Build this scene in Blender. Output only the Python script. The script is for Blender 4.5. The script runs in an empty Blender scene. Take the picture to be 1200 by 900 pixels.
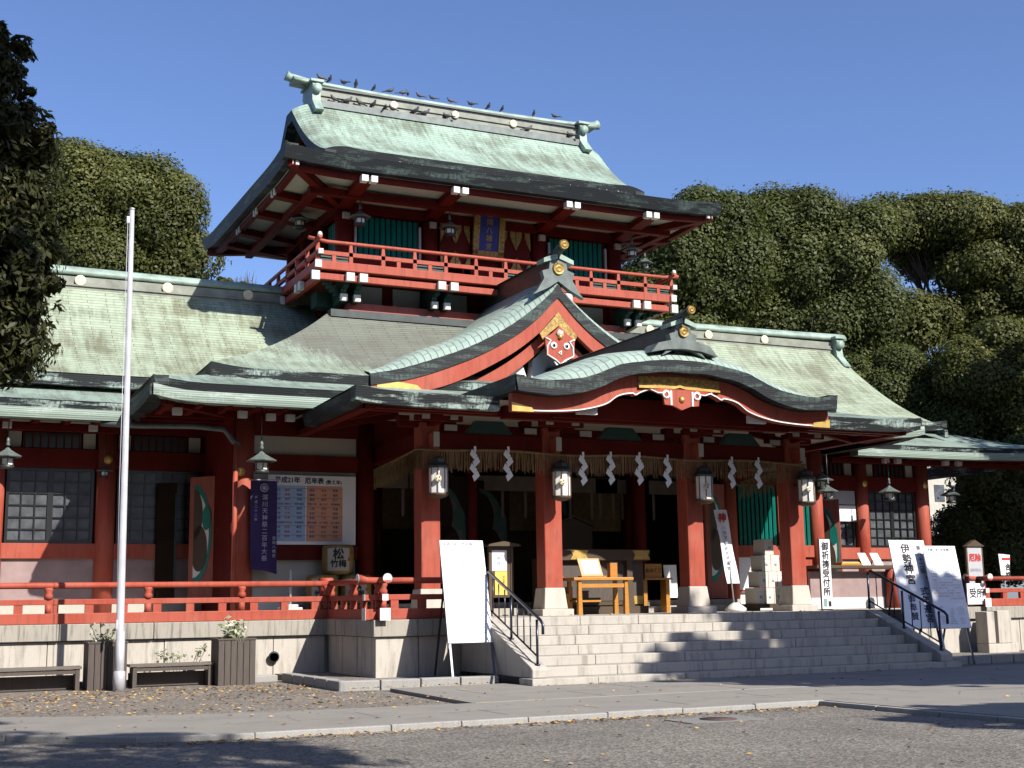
import bpy, math, random
import numpy as np
from mathutils import Vector, Matrix
random.seed(7); RNG = np.random.default_rng(7)
S = bpy.context.scene
COL = S.collection

# ------------------------------------------------------------------ camera, sky, sun, exposure
FPX, EYE = 1538.9, 1.39                     # focal length in pixels of a 1200 px wide frame
YAW, PIT, ROL = .441814, .164995, -.0147747
_F0 = np.array([math.sin(YAW), math.cos(YAW), 0.]); _R0 = np.array([math.cos(YAW), -math.sin(YAW), 0.]); _Z = np.array([0, 0, 1.])
CF = _F0*math.cos(PIT) + _Z*math.sin(PIT); _U0 = -_F0*math.sin(PIT) + _Z*math.cos(PIT)
CR = _R0*math.cos(ROL) + _U0*math.sin(ROL); CU = -_R0*math.sin(ROL) + _U0*math.cos(ROL)
CC = np.array([0, 0, EYE])
cam_d = bpy.data.cameras.new('camera'); cam_d.sensor_width = 36.0; cam_d.lens = FPX/1200*36
cam_d.clip_start = .1; cam_d.clip_end = 2000
cam = bpy.data.objects.new('camera', cam_d); COL.objects.link(cam)
M4 = Matrix.Identity(4)
for i in range(3):
    M4[i][0], M4[i][1], M4[i][2], M4[i][3] = CR[i], CU[i], -CF[i], CC[i]
cam.matrix_world = M4
S.camera = cam
SUNV = Vector((-.38, 1, -.85)).normalized()  # the way the sunlight travels
W = bpy.data.worlds.new('World'); S.world = W; W.use_nodes = True
wn = W.node_tree; bg = wn.nodes['Background']
sky = wn.nodes.new('ShaderNodeTexSky'); sky.sky_type = 'NISHITA'; sky.sun_disc = False
sky.sun_elevation = math.asin(-SUNV.z); sky.sun_rotation = math.atan2(-SUNV.x, -SUNV.y)
sky.altitude = 0; sky.air_density = .85; sky.dust_density = .9; sky.ozone_density = 3.2
tint = wn.nodes.new('ShaderNodeMixRGB'); tint.blend_type = 'MULTIPLY'; tint.inputs[0].default_value = 1; tint.inputs[2].default_value = (.96, 1.0, 1.20, 1)
wn.links.new(sky.outputs[0], tint.inputs[1]); wn.links.new(tint.outputs[0], bg.inputs[0]); bg.inputs[1].default_value = .098
sl = bpy.data.lights.new('sun', 'SUN'); sl.energy = 5.0; sl.angle = math.radians(.5); sl.color = (1, .95, .87)
so = bpy.data.objects.new('sun', sl); COL.objects.link(so); so.rotation_euler = SUNV.to_track_quat('-Z', 'Y').to_euler()
S.view_settings.view_transform = 'Standard'; S.view_settings.look = 'None'
S.view_settings.exposure = .66; S.view_settings.gamma = 1
try: S.view_settings.use_curve_mapping = False
except Exception: pass
S.cycles.max_bounces = 6; S.cycles.diffuse_bounces = 1; S.cycles.glossy_bounces = 3; S.cycles.transmission_bounces = 2
S.cycles.use_denoising = True; S.cycles.caustics_reflective = False; S.cycles.caustics_refractive = False

X0 = 14.12                                   # the shrine's axis of symmetry
def at(x, y, **k):
    """photo pixel -> point on the plane X=, Y= or Z="""
    d = CF + CR*(x-600)/FPX - CU*(y-450)/FPX
    (a, v), = k.items(); i = 'XYZ'.index(a)
    return CC + (v-CC[i])/d[i]*d
def lerp(a, b, t): return a+(b-a)*t
def smooth(t): t = max(0., min(1., t)); return t*t*(3-2*t)

# ------------------------------------------------------------------ materials
def mat(name): 
    m = bpy.data.materials.new(name); m.use_nodes = True
    nt = m.node_tree; b = nt.nodes['Principled BSDF']
    return m, nt, b
class N:
    def __init__(s, nt): s.nt = nt
    def n(s, t, **k):
        q = s.nt.nodes.new('ShaderNode'+t)
        for a, v in k.items(): setattr(q, a, v)
        return q
    def l(s, a, b): s.nt.links.new(a, b)
    def coord(s, kind='Object', scale=(1, 1, 1), rot=(0, 0, 0)):
        c = s.n('TexCoord'); mp = s.n('Mapping'); mp.inputs['Scale'].default_value = scale; mp.inputs['Rotation'].default_value = rot
        s.l(c.outputs[kind], mp.inputs[0]); return mp.outputs[0]
    def noise(s, co, scale, detail=4, rough=.6):
        q = s.n('TexNoise'); q.inputs['Scale'].default_value = scale; q.inputs['Detail'].default_value = detail; q.inputs['Roughness'].default_value = rough
        s.l(co, q.inputs['Vector']); return q.outputs[0]
    def ramp(s, f, stops):
        q = s.n('ValToRGB'); r = q.color_ramp
        while len(r.elements) < len(stops): r.elements.new(.5)
        for e, (p, c) in zip(r.elements, stops): e.position = p; e.color = (*c, 1) if len(c) == 3 else c
        s.l(f, q.inputs[0]); return q.outputs[0]
    def mix(s, fac, a, b, mode='MIX'):
        q = s.n('MixRGB', blend_type=mode)
        for i, v in ((0, fac), (1, a), (2, b)):
            if isinstance(v, (int, float)): q.inputs[i].default_value = v
            elif isinstance(v, tuple): q.inputs[i].default_value = (*v, 1)
            else: s.l(v, q.inputs[i])
        return q.outputs[0]
    def math(s, op, a, b=None):
        q = s.n('Math', operation=op)
        for i, v in ((0, a), (1, b)):
            if v is None: continue
            if isinstance(v, (int, float)): q.inputs[i].default_value = v
            else: s.l(v, q.inputs[i])
        return q.outputs[0]
    def bump(s, h, strength, dist, b):
        q = s.n('Bump'); q.inputs['Strength'].default_value = strength; q.inputs['Distance'].default_value = dist
        s.l(h, q.inputs['Height']); s.l(q.outputs[0], b.inputs['Normal']); return q
def paint(name, col, rough=.5, var=.25, scale=3., metal=0., bump=.0, spec=.5, fine=40.):
    """a painted or plain surface with uneven tone and a little grime"""
    m, nt, b = mat(name); g = N(nt); co = g.coord()
    n1 = g.noise(co, scale, 5); n2 = g.noise(co, fine, 3)
    c = g.mix(g.ramp(n1, [(.3, (0, 0, 0)), (.7, (1, 1, 1))]), tuple(v*(1-var) for v in col), tuple(min(1, v*(1+var*.5)) for v in col))
    c = g.mix(g.math('MULTIPLY', n2, var*.6), c, tuple(v*.55 for v in col))
    g.l(c, b.inputs['Base Color']); b.inputs['Roughness'].default_value = rough; b.inputs['Metallic'].default_value = metal
    b.inputs['Specular IOR Level'].default_value = spec
    if bump: g.bump(n2, bump, .01, b)
    return m
def copper(name, pale, brown, row=.15, width=.5, brown_amt=.5, stain=None, joint=(.07, .09, .075), bump=.5, mortar=.010):
    """verdigris copper shingles laid in courses; UV is metres along the eave and up the slope"""
    m, nt, b = mat(name); g = N(nt); uv = g.coord('UV')
    br = g.n('TexBrick'); br.inputs['Scale'].default_value = 1; br.inputs['Brick Width'].default_value = width; br.inputs['Row Height'].default_value = row
    br.inputs['Mortar Size'].default_value = mortar; br.inputs['Mortar Smooth'].default_value = .3
    br.inputs['Color1'].default_value = (1, 1, 1, 1); br.inputs['Color2'].default_value = (.86, .88, .86, 1); br.inputs['Mortar'].default_value = (.42, .42, .40, 1)
    g.l(uv, br.inputs['Vector'])
    big = g.noise(g.coord('UV', (.35, .5, 1)), 1.6, 5); streak = g.noise(g.coord('UV', (2.6, .35, 1)), 2.2, 6, .7); fine = g.noise(uv, 9, 4)
    c = g.mix(g.ramp(fine, [(.3, (0, 0, 0)), (.75, (1, 1, 1))]), tuple(v*.82 for v in pale), pale)
    f = g.math('MULTIPLY', g.ramp(g.math('ADD', g.math('MULTIPLY', big, .55), g.math('MULTIPLY', streak, .5)), [(.47, (0, 0, 0)), (.62, (1, 1, 1))]), brown_amt)
    c = g.mix(f, c, brown)
    if stain:
        (u0, v0, v1, sc) = stain
        sp = g.n('SeparateXYZ'); g.l(uv, sp.inputs[0])
        e = g.math('ADD', g.math('MULTIPLY', g.math('SUBTRACT', sp.outputs[0], u0), .5), g.math('MULTIPLY', g.math('SUBTRACT', sp.outputs[1], v0), .45))
        e = g.math('ADD', e, g.math('MULTIPLY', g.math('SUBTRACT', streak, .5), 2.4))
        c = g.mix(g.math('MULTIPLY', g.ramp(e, [(.2, (0, 0, 0)), (.8, (1, 1, 1))]), .78), c, sc)
    c = g.mix(1, c, br.outputs['Color'], 'MULTIPLY')
    g.l(c, b.inputs['Base Color']); b.inputs['Roughness'].default_value = .62; b.inputs['Specular IOR Level'].default_value = .3
    # each course overlaps the one below: saw-tooth height
    sp2 = g.n('SeparateXYZ'); g.l(uv, sp2.inputs[0])
    saw = g.math('FRACT', g.math('DIVIDE', sp2.outputs[1], row))
    h = g.math('ADD', g.math('SUBTRACT', 1, saw), g.math('MULTIPLY', fine, .35))
    g.bump(h, bump, .02, b)
    return m
def edgemat(name, dark=(.011, .013, .015), pale=(.15, .22, .19), amt=.34, rough=.55, lay=.35):
    """thick layered copper eave edge: near black with pale verdigris runs"""
    m, nt, b = mat(name); g = N(nt)
    s1 = g.noise(g.coord('Object', (.55, .55, 3.5)), 1.6, 6, .7); s2 = g.noise(g.coord('Object', (7, 7, 2.2)), 2.5, 5, .75)
    f = g.math('MULTIPLY', g.ramp(s1, [(.50, (0, 0, 0)), (.60, (1, 1, 1))]), g.ramp(s2, [(.36, (0, 0, 0)), (.56, (1, 1, 1))]))
    f = g.math('MULTIPLY', f, amt)
    ly = g.n('TexWave', wave_type='BANDS', bands_direction='Z'); ly.inputs['Scale'].default_value = 7.3; ly.inputs['Distortion'].default_value = 1.2; ly.inputs['Detail'].default_value = 3
    g.l(g.coord(), ly.inputs['Vector'])
    c = g.mix(f, g.mix(ly.outputs['Fac'], tuple(v*(1-lay) for v in dark), tuple(v*(1+lay) for v in dark)), pale)
    g.l(c, b.inputs['Base Color']); b.inputs['Roughness'].default_value = rough; b.inputs['Specular IOR Level'].default_value = .25
    g.bump(ly.outputs['Fac'], .15, .006, b)
    return m
def stone(name, col, stain=(.05, .05, .045), stain_amt=.5, rough=.85, vscale=(5, 5, .5), speck=.3, bump=.25):
    m, nt, b = mat(name); g = N(nt); co = g.coord()
    n1 = g.noise(co, 1.3, 5); n2 = g.noise(co, 70, 2); st = g.noise(g.coord('Object', vscale), 1.6, 6, .7)
    c = g.mix(n1, tuple(v*.8 for v in col), tuple(min(1, v*1.12) for v in col))
    c = g.mix(g.math('MULTIPLY', g.ramp(n2, [(.42, (0, 0, 0)), (.7, (1, 1, 1))]), speck), c, tuple(v*.5 for v in col))
    c = g.mix(g.math('MULTIPLY', g.ramp(st, [(.5, (0, 0, 0)), (.72, (1, 1, 1))]), stain_amt), c, stain)
    g.l(c, b.inputs['Base Color']); b.inputs['Roughness'].default_value = rough
    g.bump(n2, bump, .004, b)
    return m
def gravel(name, c1, c2, scale=55., bump=.7, patch=.2):
    m, nt, b = mat(name); g = N(nt); co = g.coord()
    v = g.n('TexVoronoi'); v.inputs['Scale'].default_value = scale; g.l(co, v.inputs['Vector'])
    sp = g.n('SeparateColor'); g.l(v.outputs['Color'], sp.inputs[0])
    n1 = g.noise(co, .6, 5); n3 = g.noise(co, 9, 4)
    c = g.mix(sp.outputs[0], c1, c2)
    c = g.mix(g.math('MULTIPLY', g.ramp(n1, [(.35, (0, 0, 0)), (.7, (1, 1, 1))]), patch), c, tuple(v*.6 for v in c1))
    c = g.mix(g.math('MULTIPLY', n3, .35), c, tuple(v*.7 for v in c1))
    g.l(c, b.inputs['Base Color']); b.inputs['Roughness'].default_value = .9
    g.bump(v.outputs['Distance'], bump, .012, b)
    return m
def wood(name, col, rough=.6, grain=(1.5, 1.5, 14), var=.45):
    m, nt, b = mat(name); g = N(nt)
    n1 = g.noise(g.coord('Object', grain), 3, 6, .65); n2 = g.noise(g.coord(), 2, 3)
    c = g.mix(n1, tuple(v*(1-var) for v in col), tuple(min(1, v*(1+var)) for v in col)); c = g.mix(g.math('MULTIPLY', n2, .4), c, tuple(v*.6 for v in col))
    g.l(c, b.inputs['Base Color']); b.inputs['Roughness'].default_value = rough; g.bump(n1, .3, .004, b)
    return m
def leafmat(name, c1, c2, c3, rough=.5, trans=.3):
    m, nt, b = mat(name); g = N(nt); 
    at_ = g.n('Attribute', attribute_name='tone')
    n1 = g.noise(g.coord(), .45, 3)
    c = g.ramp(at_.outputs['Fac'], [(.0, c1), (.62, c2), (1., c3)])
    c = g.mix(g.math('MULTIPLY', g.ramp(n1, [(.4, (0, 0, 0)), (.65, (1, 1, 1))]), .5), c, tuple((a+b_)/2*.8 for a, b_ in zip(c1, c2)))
    g.l(c, b.inputs['Base Color']); b.inputs['Roughness'].default_value = rough; b.inputs['Specular IOR Level'].default_value = .2
    if trans:
        t = g.n('BsdfTranslucent'); g.l(g.mix(1, c, (1., 1.1, .5), 'MULTIPLY'), t.inputs[0])
        mx = g.n('MixShader'); mx.inputs[0].default_value = trans; g.l(b.outputs[0], mx.inputs[1]); g.l(t.outputs[0], mx.inputs[2])
        g.l(mx.outputs[0], nt.nodes['Material Output'].inputs[0])
    return m
def lacquer(name, col, fade, grime=(.10, .03, .02), amt=.5):
    """old vermilion paint: faded patches, dirt runs down the grain, small chips"""
    m, nt, b = mat(name); g = N(nt)
    n1 = g.noise(g.coord(), 1.4, 5); run = g.noise(g.coord('Object', (6, 6, .7)), 2.0, 6, .7); ch = g.noise(g.coord(), 26, 3, .7)
    c = g.mix(g.ramp(n1, [(.32, (0, 0, 0)), (.70, (1, 1, 1))]), col, fade)
    c = g.mix(g.math('MULTIPLY', g.ramp(run, [(.48, (0, 0, 0)), (.74, (1, 1, 1))]), amt), c, grime)
    c = g.mix(g.math('MULTIPLY', g.ramp(ch, [(.66, (0, 0, 0)), (.72, (1, 1, 1))]), .6), c, (.22, .15, .11))
    g.l(c, b.inputs['Base Color']); g.l(g.ramp(n1, [(.3, (.5, .5, .5)), (.7, (.7, .7, .7))]), b.inputs['Roughness']); b.inputs['Specular IOR Level'].default_value = .22
    g.bump(g.noise(g.coord('Object', (14, 14, 1.5)), 3, 4), .12, .004, b); return m
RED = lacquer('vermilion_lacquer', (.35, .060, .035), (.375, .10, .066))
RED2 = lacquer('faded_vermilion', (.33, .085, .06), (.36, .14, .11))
SHADE_RED = paint('shaded_red_lacquer', (.12, .012, .008), .6, .3, 2, spec=.12)  # vermilion darkened, shade of eaves and porch put into the colour
CRESTP = paint('pale_gilt_crest', (.74, .62, .42), .5, .15, 6)
WHITE = paint('white_paint', (.66, .64, .60), .65, .15, 2)
CREAM = paint('cream_plaster', (.45, .425, .365), .8, .12, 2)
GOLD = paint('gilt_metal', (.72, .48, .14), .38, .3, 5, metal=.55, bump=.1)
GOLDF = paint('gilt_filigree', (.42, .27, .07), .5, .8, 16, metal=.3, bump=.5, fine=30)
TEAL = paint('teal_paint', (.0, .19, .15), .5, .2, 3)
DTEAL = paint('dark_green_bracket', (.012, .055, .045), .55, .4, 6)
BLACK = paint('black_lacquer', (.008, .008, .009), .35, .2, 4)
DARK = paint('dark_interior', (.022, .013, .009), .9, .3, 2, spec=.1)  # near black so the hall's shade sits in the colour
GREYP = paint('grey_panel', (.42, .42, .44), .7, .1, 2)
PINK = paint('weathered_plinth_boards', (.33, .23, .22), .75, .3, 1.6)
STEEL = paint('dark_steel_tube', (.05, .055, .075), .3, .15, 5, metal=.7)
ALU = paint('pale_metal_pole', (.50, .50, .53), .45, .2, 3, metal=.2)
PAPER = paint('white_paper', (.82, .82, .84), .7, .04, 2)
INK = paint('black_ink', (.012, .012, .014), .7, .1, 3)
REDINK = paint('red_ink', (.45, .03, .03), .7, .1, 3)
GREYINK = paint('grey_print', (.34, .36, .42), .7, .1, 3)
BLUEP = paint('pale_blue_print', (.36, .50, .68), .7, .08, 3)
ORANGEP = paint('orange_print', (.70, .36, .23), .7, .08, 3)
YELP = paint('yellow_paper', (.75, .50, .10), .7, .1, 3)
PURPLE = paint('purple_cloth', (.035, .018, .10), .8, .25, 4)
BLUE = paint('blue_plaque', (.02, .03, .24), .5, .2, 4)
STRAW = paint('straw', (.26, .175, .08), .85, .4, 8)
ORWOOD = wood('orange_varnished_wood', (.46, .20, .035), .4)
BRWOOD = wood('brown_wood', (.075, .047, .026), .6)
GRWOOD = wood('weathered_grey_wood', (.085, .068, .058), .8, (16, 16, 1.2), .6)
LBAR = paint('lantern_bar', (.20, .13, .10), .6, .3, 6)
BENCHW = wood('weathered_bench_slat', (.14, .12, .10), .8, (1.5, 14, 14))
BARK = wood('bark', (.06, .045, .035), .9, (8, 8, 1.5))
CURT = paint('shaded_curtain_cloth', (.17, .14, .115), .9, .2, 3, spec=.1)  # white curtain cloth dimmed to the hall's shade
DGREY = paint('shaded_white_motif', (.10, .10, .10), .7, .2, 3, spec=.1)
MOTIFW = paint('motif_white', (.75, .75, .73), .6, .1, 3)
ROOF_T = copper('tower_copper_shingles', (.365, .48, .395), (.125, .135, .095), .14, .9, .8)
ROOF_W = copper('wing_copper_shingles', (.385, .45, .335), (.15, .145, .09), .125, .9, .8)
ROOF_C = copper('central_copper_shingles', (.35, .43, .34), (.14, .14, .10), .125, .9, .7, stain=(8.0, 1.5, 4, (.145, .14, .122)))
ROOF_P = copper('porch_copper_shingles', (.325, .415, .355), (.115, .135, .11), .13, .9, .8)
ROOF_G = copper('gable_copper_plates', (.375, .475, .415), (.165, .205, .17), .17, .55, .3, mortar=.014, bump=.6)
LEAN = edgemat('lean_to_copper_edge', (.20, .255, .215), (.38, .45, .39), .7, lay=.35)
EDGE = edgemat('black_copper_edge')
EDGEL = edgemat('streaked_copper_edge', (.016, .019, .020), (.36, .45, .41), .9)
RIDGEM = paint('ridge_copper', (.29, .385, .325), .55, .45, 2.5)
RIDGEB = paint('ridge_band_copper', (.235, .25, .20), .6, .45, 3)
DCOP = paint('dark_copper', (.035, .045, .042), .45, .5, 4)
GCOP = paint('grey_green_copper', (.13, .16, .15), .5, .45, 5)
STONEW = stone('terrace_stone', (.50, .455, .395), (.05, .045, .04), .6)
STONEC = stone('terrace_coping', (.36, .33, .28), (.03, .03, .027), .85, vscale=(7, 7, .6))
STEP = stone('step_stone', (.445, .41, .36), (.13, .12, .105), .7, vscale=(4, 4, .5), speck=.4)
KERB = stone('kerb_granite', (.34, .33, .31), (.1, .1, .1), .3, speck=.55, bump=.6)
PATHM = stone('path_paving', (.255, .235, .205), (.12, .115, .11), .4, vscale=(1.2, 1.2, 1), speck=.35)
BASEST = stone('column_base_stone', (.52, .47, .41), (.15, .13, .11), .4, vscale=(3, 3, .5))
GROUND = gravel('asphalt_gravel', (.085, .075, .062), (.33, .30, .26), 36, patch=.45)
GRAVEL = gravel('fine_gravel', (.10, .085, .068), (.36, .32, .27), 40, patch=.4)
GLASS, _nt, _b = mat('window_glass'); _b.inputs['Base Color'].default_value = (.16, .17, .19, 1); _b.inputs['Roughness'].default_value = .35; _b.inputs['Specular IOR Level'].default_value = .35
_g = N(_nt); _g.l(_g.ramp(_g.noise(_g.coord(), 3, 4), [(.3, (.035, .038, .045)), (.7, (.10, .11, .12))]), _b.inputs['Base Color']); _g.bump(_g.noise(_g.coord(), 5, 2), .25, .02, _b)
LAMPG = paint('frosted_lamp_glass', (.86, .85, .80), .3, .06, 4)
LEAF_N = leafmat('near_tree_leaf', (.026, .032, .011), (.058, .064, .022), (.17, .155, .07))
LEAF_A = leafmat('evergreen_leaf', (.042, .056, .014), (.092, .108, .030), (.18, .185, .06))
LEAF_B = leafmat('olive_leaf', (.046, .056, .013), (.105, .114, .030), (.20, .195, .06))
LEAF_P = leafmat('pale_variegated_leaf', (.10, .14, .05), (.45, .46, .34), (.75, .74, .62))
PIGEON = paint('pigeon_grey', (.07, .07, .08), .6, .5, 12)
DEAD = [paint('dead_leaf_brown', (.22, .10, .04), .8, .3, 20), paint('dead_leaf_yellow', (.50, .32, .09), .8, .3, 20), paint('dead_leaf_tan', (.40, .28, .16), .8, .3, 20)]

# ------------------------------------------------------------------ mesh building
GLYPH = {}
class MB:
    def __init__(s): s.v = []; s.f = []; s.m = []; s.uv = []; s.sm = []
    def face(s, idx, m=0, uv=None, smooth=False): s.f.append(tuple(idx)); s.m.append(m); s.uv.append(uv); s.sm.append(smooth)
    def box(s, x0, x1, y0, y1, z0, z1, m=0):
        if x0 > x1: x0, x1 = x1, x0
        if y0 > y1: y0, y1 = y1, y0
        if z0 > z1: z0, z1 = z1, z0
        b = len(s.v); s.v += [(x0, y0, z0), (x1, y0, z0), (x1, y1, z0), (x0, y1, z0), (x0, y0, z1), (x1, y0, z1), (x1, y1, z1), (x0, y1, z1)]
        for q in ((0, 3, 2, 1), (4, 5, 6, 7), (0, 1, 5, 4), (1, 2, 6, 5), (2, 3, 7, 6), (3, 0, 4, 7)): s.face([b+i for i in q], m)
        return s
    def hexa(s, bot, top, m=0):
        b = len(s.v); s.v += [tuple(p) for p in bot]+[tuple(p) for p in top]; n = len(bot)
        s.face([b+i for i in reversed(range(n))], m); s.face([b+n+i for i in range(n)], m)
        for i in range(n): j = (i+1) % n; s.face([b+i, b+j, b+n+j, b+n+i], m)
        return s
    def prism(s, pts, a0, a1, axis='Y', m=0, smooth=False):
        """2-D outline pushed along an axis: axis Y takes (x,z), X takes (y,z), Z takes (x,y)"""
        f = {'Y': lambda p, a: (p[0], a, p[1]), 'X': lambda p, a: (a, p[0], p[1]), 'Z': lambda p, a: (p[0], p[1], a)}[axis]
        b = len(s.v); n = len(pts); s.v += [f(p, a0) for p in pts]+[f(p, a1) for p in pts]
        s.face([b+i for i in range(n)], m); s.face([b+n+i for i in reversed(range(n))], m)
        for i in range(n): j = (i+1) % n; s.face([b+j, b+i, b+n+i, b+n+j], m, None, smooth)
        return s
    def beam(s, p, q, w, h, m=0, up=(0, 0, 1)):
        p, q = Vector(p), Vector(q); d = (q-p).normalized(); r = d.cross(Vector(up))
        if r.length < 1e-6: r = Vector((1, 0, 0))
        r.normalize(); u = r.cross(d); r *= w/2; u *= h/2
        return s.hexa([p-r-u, p+r-u, p+r+u, p-r+u], [q-r-u, q+r-u, q+r+u, q-r+u], m)
    def tube(s, pts, r, n=8, m=0, caps=True):
        pts = [Vector(p) for p in pts]; rr = r if isinstance(r, (list, tuple)) else [r]*len(pts); b = len(s.v); prev = None
        for i, p in enumerate(pts):
            d = (pts[min(i+1, len(pts)-1)]-pts[max(i-1, 0)]).normalized()
            if prev is None:
                a = d.orthogonal().normalized()
            else:
                a = (prev - d*prev.dot(d))
                a = a.normalized() if a.length > 1e-6 else d.orthogonal().normalized()
            prev = a; c = d.cross(a)
            for k in range(n): t = 2*math.pi*k/n; s.v.append(tuple(p+(a*math.cos(t)+c*math.sin(t))*rr[i]))
        for i in range(len(pts)-1):
            for k in range(n): j = (k+1) % n; s.face([b+i*n+k, b+i*n+j, b+(i+1)*n+j, b+(i+1)*n+k], m, None, True)
        if caps: s.face([b+k for k in reversed(range(n))], m); s.face([b+(len(pts)-1)*n+k for k in range(n)], m)
        return s
    def lathe(s, prof, c=(0, 0, 0), n=16, m=0, axis='Z', smooth=True, caps=True):
        """profile of (radius, height) turned about an axis through c"""
        b = len(s.v)
        for r, h in prof:
            for k in range(n):
                t = 2*math.pi*(k+.5)/n; x, y = r*math.cos(t), r*math.sin(t)
                p = {'Z': (x, y, h), 'Y': (x, h, y), 'X': (h, x, y)}[axis]; s.v.append((c[0]+p[0], c[1]+p[1], c[2]+p[2]))
        for i in range(len(prof)-1):
            for k in range(n): j = (k+1) % n; s.face([b+i*n+k, b+i*n+j, b+(i+1)*n+j, b+(i+1)*n+k], m, None, smooth)
        if caps and prof[0][0] > 1e-4: s.face([b+k for k in reversed(range(n))], m)
        if caps and prof[-1][0] > 1e-4: s.face([b+(len(prof)-1)*n+k for k in range(n)], m)
        return s
    def grid(s, P, m=0, uv=None, smooth=True):
        """P[i][j] points, i up the slope, j along"""
        b = len(s.v); ni, nj = len(P), len(P[0])
        for row in P: s.v += [tuple(p) for p in row]
        for i in range(ni-1):
            for j in range(nj-1):
                q = [(i, j), (i, j+1), (i+1, j+1), (i+1, j)]
                s.face([b+a*nj+c for a, c in q], m, [uv[a][c] for a, c in q] if uv else None, smooth)
        return s
    def sweep(s, path, sec, inward, m=0, smooth=False):
        """section of (in, z) pairs carried along a path; inward = horizontal unit vector"""
        b = len(s.v); n = len(sec); w = Vector((inward[0], inward[1], 0))
        for p in path:
            for d, z in sec: s.v.append((p[0]+w.x*d, p[1]+w.y*d, p[2]+z))
        for i in range(len(path)-1):
            for k in range(n): j = (k+1) % n; s.face([b+i*n+k, b+i*n+j, b+(i+1)*n+j, b+(i+1)*n+k], m, None, smooth)
        s.face([b+k for k in range(n)], m); s.face([b+(len(path)-1)*n+k for k in reversed(range(n))], m)
        return s
    def text(s, body, size, M, m=0, bold=0., vertical=False, align='CENTER', pitch=1.08):
        for i, ch in enumerate(body if vertical else [body]):
            if ch == ' ': continue
            if (ch, align) not in GLYPH:
                c = bpy.data.curves.new('glyph', 'FONT'); c.body = ch; c.size = 1; c.align_x = align; c.align_y = 'CENTER'; c.resolution_u = 2
                o = bpy.data.objects.new('glyph', c); COL.objects.link(o)
                dg = bpy.context.evaluated_depsgraph_get(); me = bpy.data.meshes.new_from_object(o.evaluated_get(dg))
                GLYPH[(ch, align)] = ([v.co.copy() for v in me.vertices], [tuple(p.vertices) for p in me.polygons])
                bpy.data.objects.remove(o); bpy.data.meshes.remove(me); bpy.data.curves.remove(c)
            vs, fs = GLYPH[(ch, align)]
            for k, (dx, dy) in enumerate(((0, 0),) if not bold else ((0, 0), (bold, 0), (-bold, 0), (0, bold), (0, -bold))):   # brush weight: shifted strokes
                b = len(s.v); off = Vector((dx, dy-(i*size*pitch if vertical else 0), .0004*k))
                for v in vs: s.v.append(tuple(M @ (v*size+off)))
                for p in fs: s.face([b+q for q in p], m)
        return s
    def build(s, name, mats, parent=None, bevel=0., loc=None, recalc=True, solid=0.):
        me = bpy.data.meshes.new(name)
        org = Vector((0, 0, 0)) if parent is None and loc is None else (Vector(loc) if loc is not None else Vector(WORLDLOC[parent.name]))
        me.from_pydata([(x-org.x, y-org.y, z-org.z) for x, y, z in s.v], [], s.f)
        for mm in (mats if isinstance(mats, (list, tuple)) else [mats]): me.materials.append(mm)
        me.polygons.foreach_set('material_index', s.m); me.polygons.foreach_set('use_smooth', s.sm)
        if any(u for u in s.uv):
            L = me.uv_layers.new(name='UVMap'); flat = []
            for f, u in zip(s.f, s.uv):
                for k in range(len(f)): flat += list(u[k]) if u else [0, 0]
            L.data.foreach_set('uv', flat)
        if recalc:
            import bmesh
            bm = bmesh.new(); bm.from_mesh(me); bmesh.ops.recalc_face_normals(bm, faces=bm.faces); bm.to_mesh(me); bm.free()
        me.update()
        o = bpy.data.objects.new(name, me); COL.objects.link(o)
        if parent is not None: o.parent = parent; WORLDLOC[o.name] = tuple(org)
        else: o.location = org; WORLDLOC[o.name] = tuple(org)
        if bevel:
            bv = o.modifiers.new('bevel', 'BEVEL'); bv.width = bevel; bv.segments = 2; bv.limit_method = 'ANGLE'; bv.angle_limit = math.radians(40)
        return o
WORLDLOC = {}
def tag(o, label=None, cat=None, group=None, kind=None):
    if label: o['label'] = label
    if cat: o['category'] = cat
    if group: o['group'] = group
    if kind: o['kind'] = kind
    return o
def thing(name, label, cat, loc, group=None, rz=0.):
    o = bpy.data.objects.new(name, None); COL.objects.link(o); o.location = loc; o.rotation_euler = (0, 0, rz); o.empty_display_size = .3
    WORLDLOC[o.name] = tuple(loc) if rz == 0 else (0, 0, 0)
    return tag(o, label, cat, group)
def dup(root, loc, label, rz=None, scale=None):
    """copy a thing with its parts and their sub-parts"""
    c = root.copy(); COL.objects.link(c); c.location = loc; c['label'] = label
    if rz is not None: c.rotation_euler = (0, 0, rz)
    if scale is not None: c.scale = (scale,)*3
    def kids(a, b):
        for ch in [k for k in ALLKIDS(a)]:
            d = ch.copy(); COL.objects.link(d); d.parent = b; kids(ch, d)
    kids(root, c)
    return c
def ALLKIDS(a): return [k for k in bpy.data.objects if k.parent == a]
def facing(p, right, up):
    """matrix that puts a glyph's x along right, y along up, at p"""
    r = Vector(right).normalized(); u = Vector(up).normalized(); n = r.cross(u)
    M = Matrix.Identity(4)
    for i in range(3): M[i][0], M[i][1], M[i][2], M[i][3] = r[i], u[i], n[i], p[i]
    return M

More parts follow.
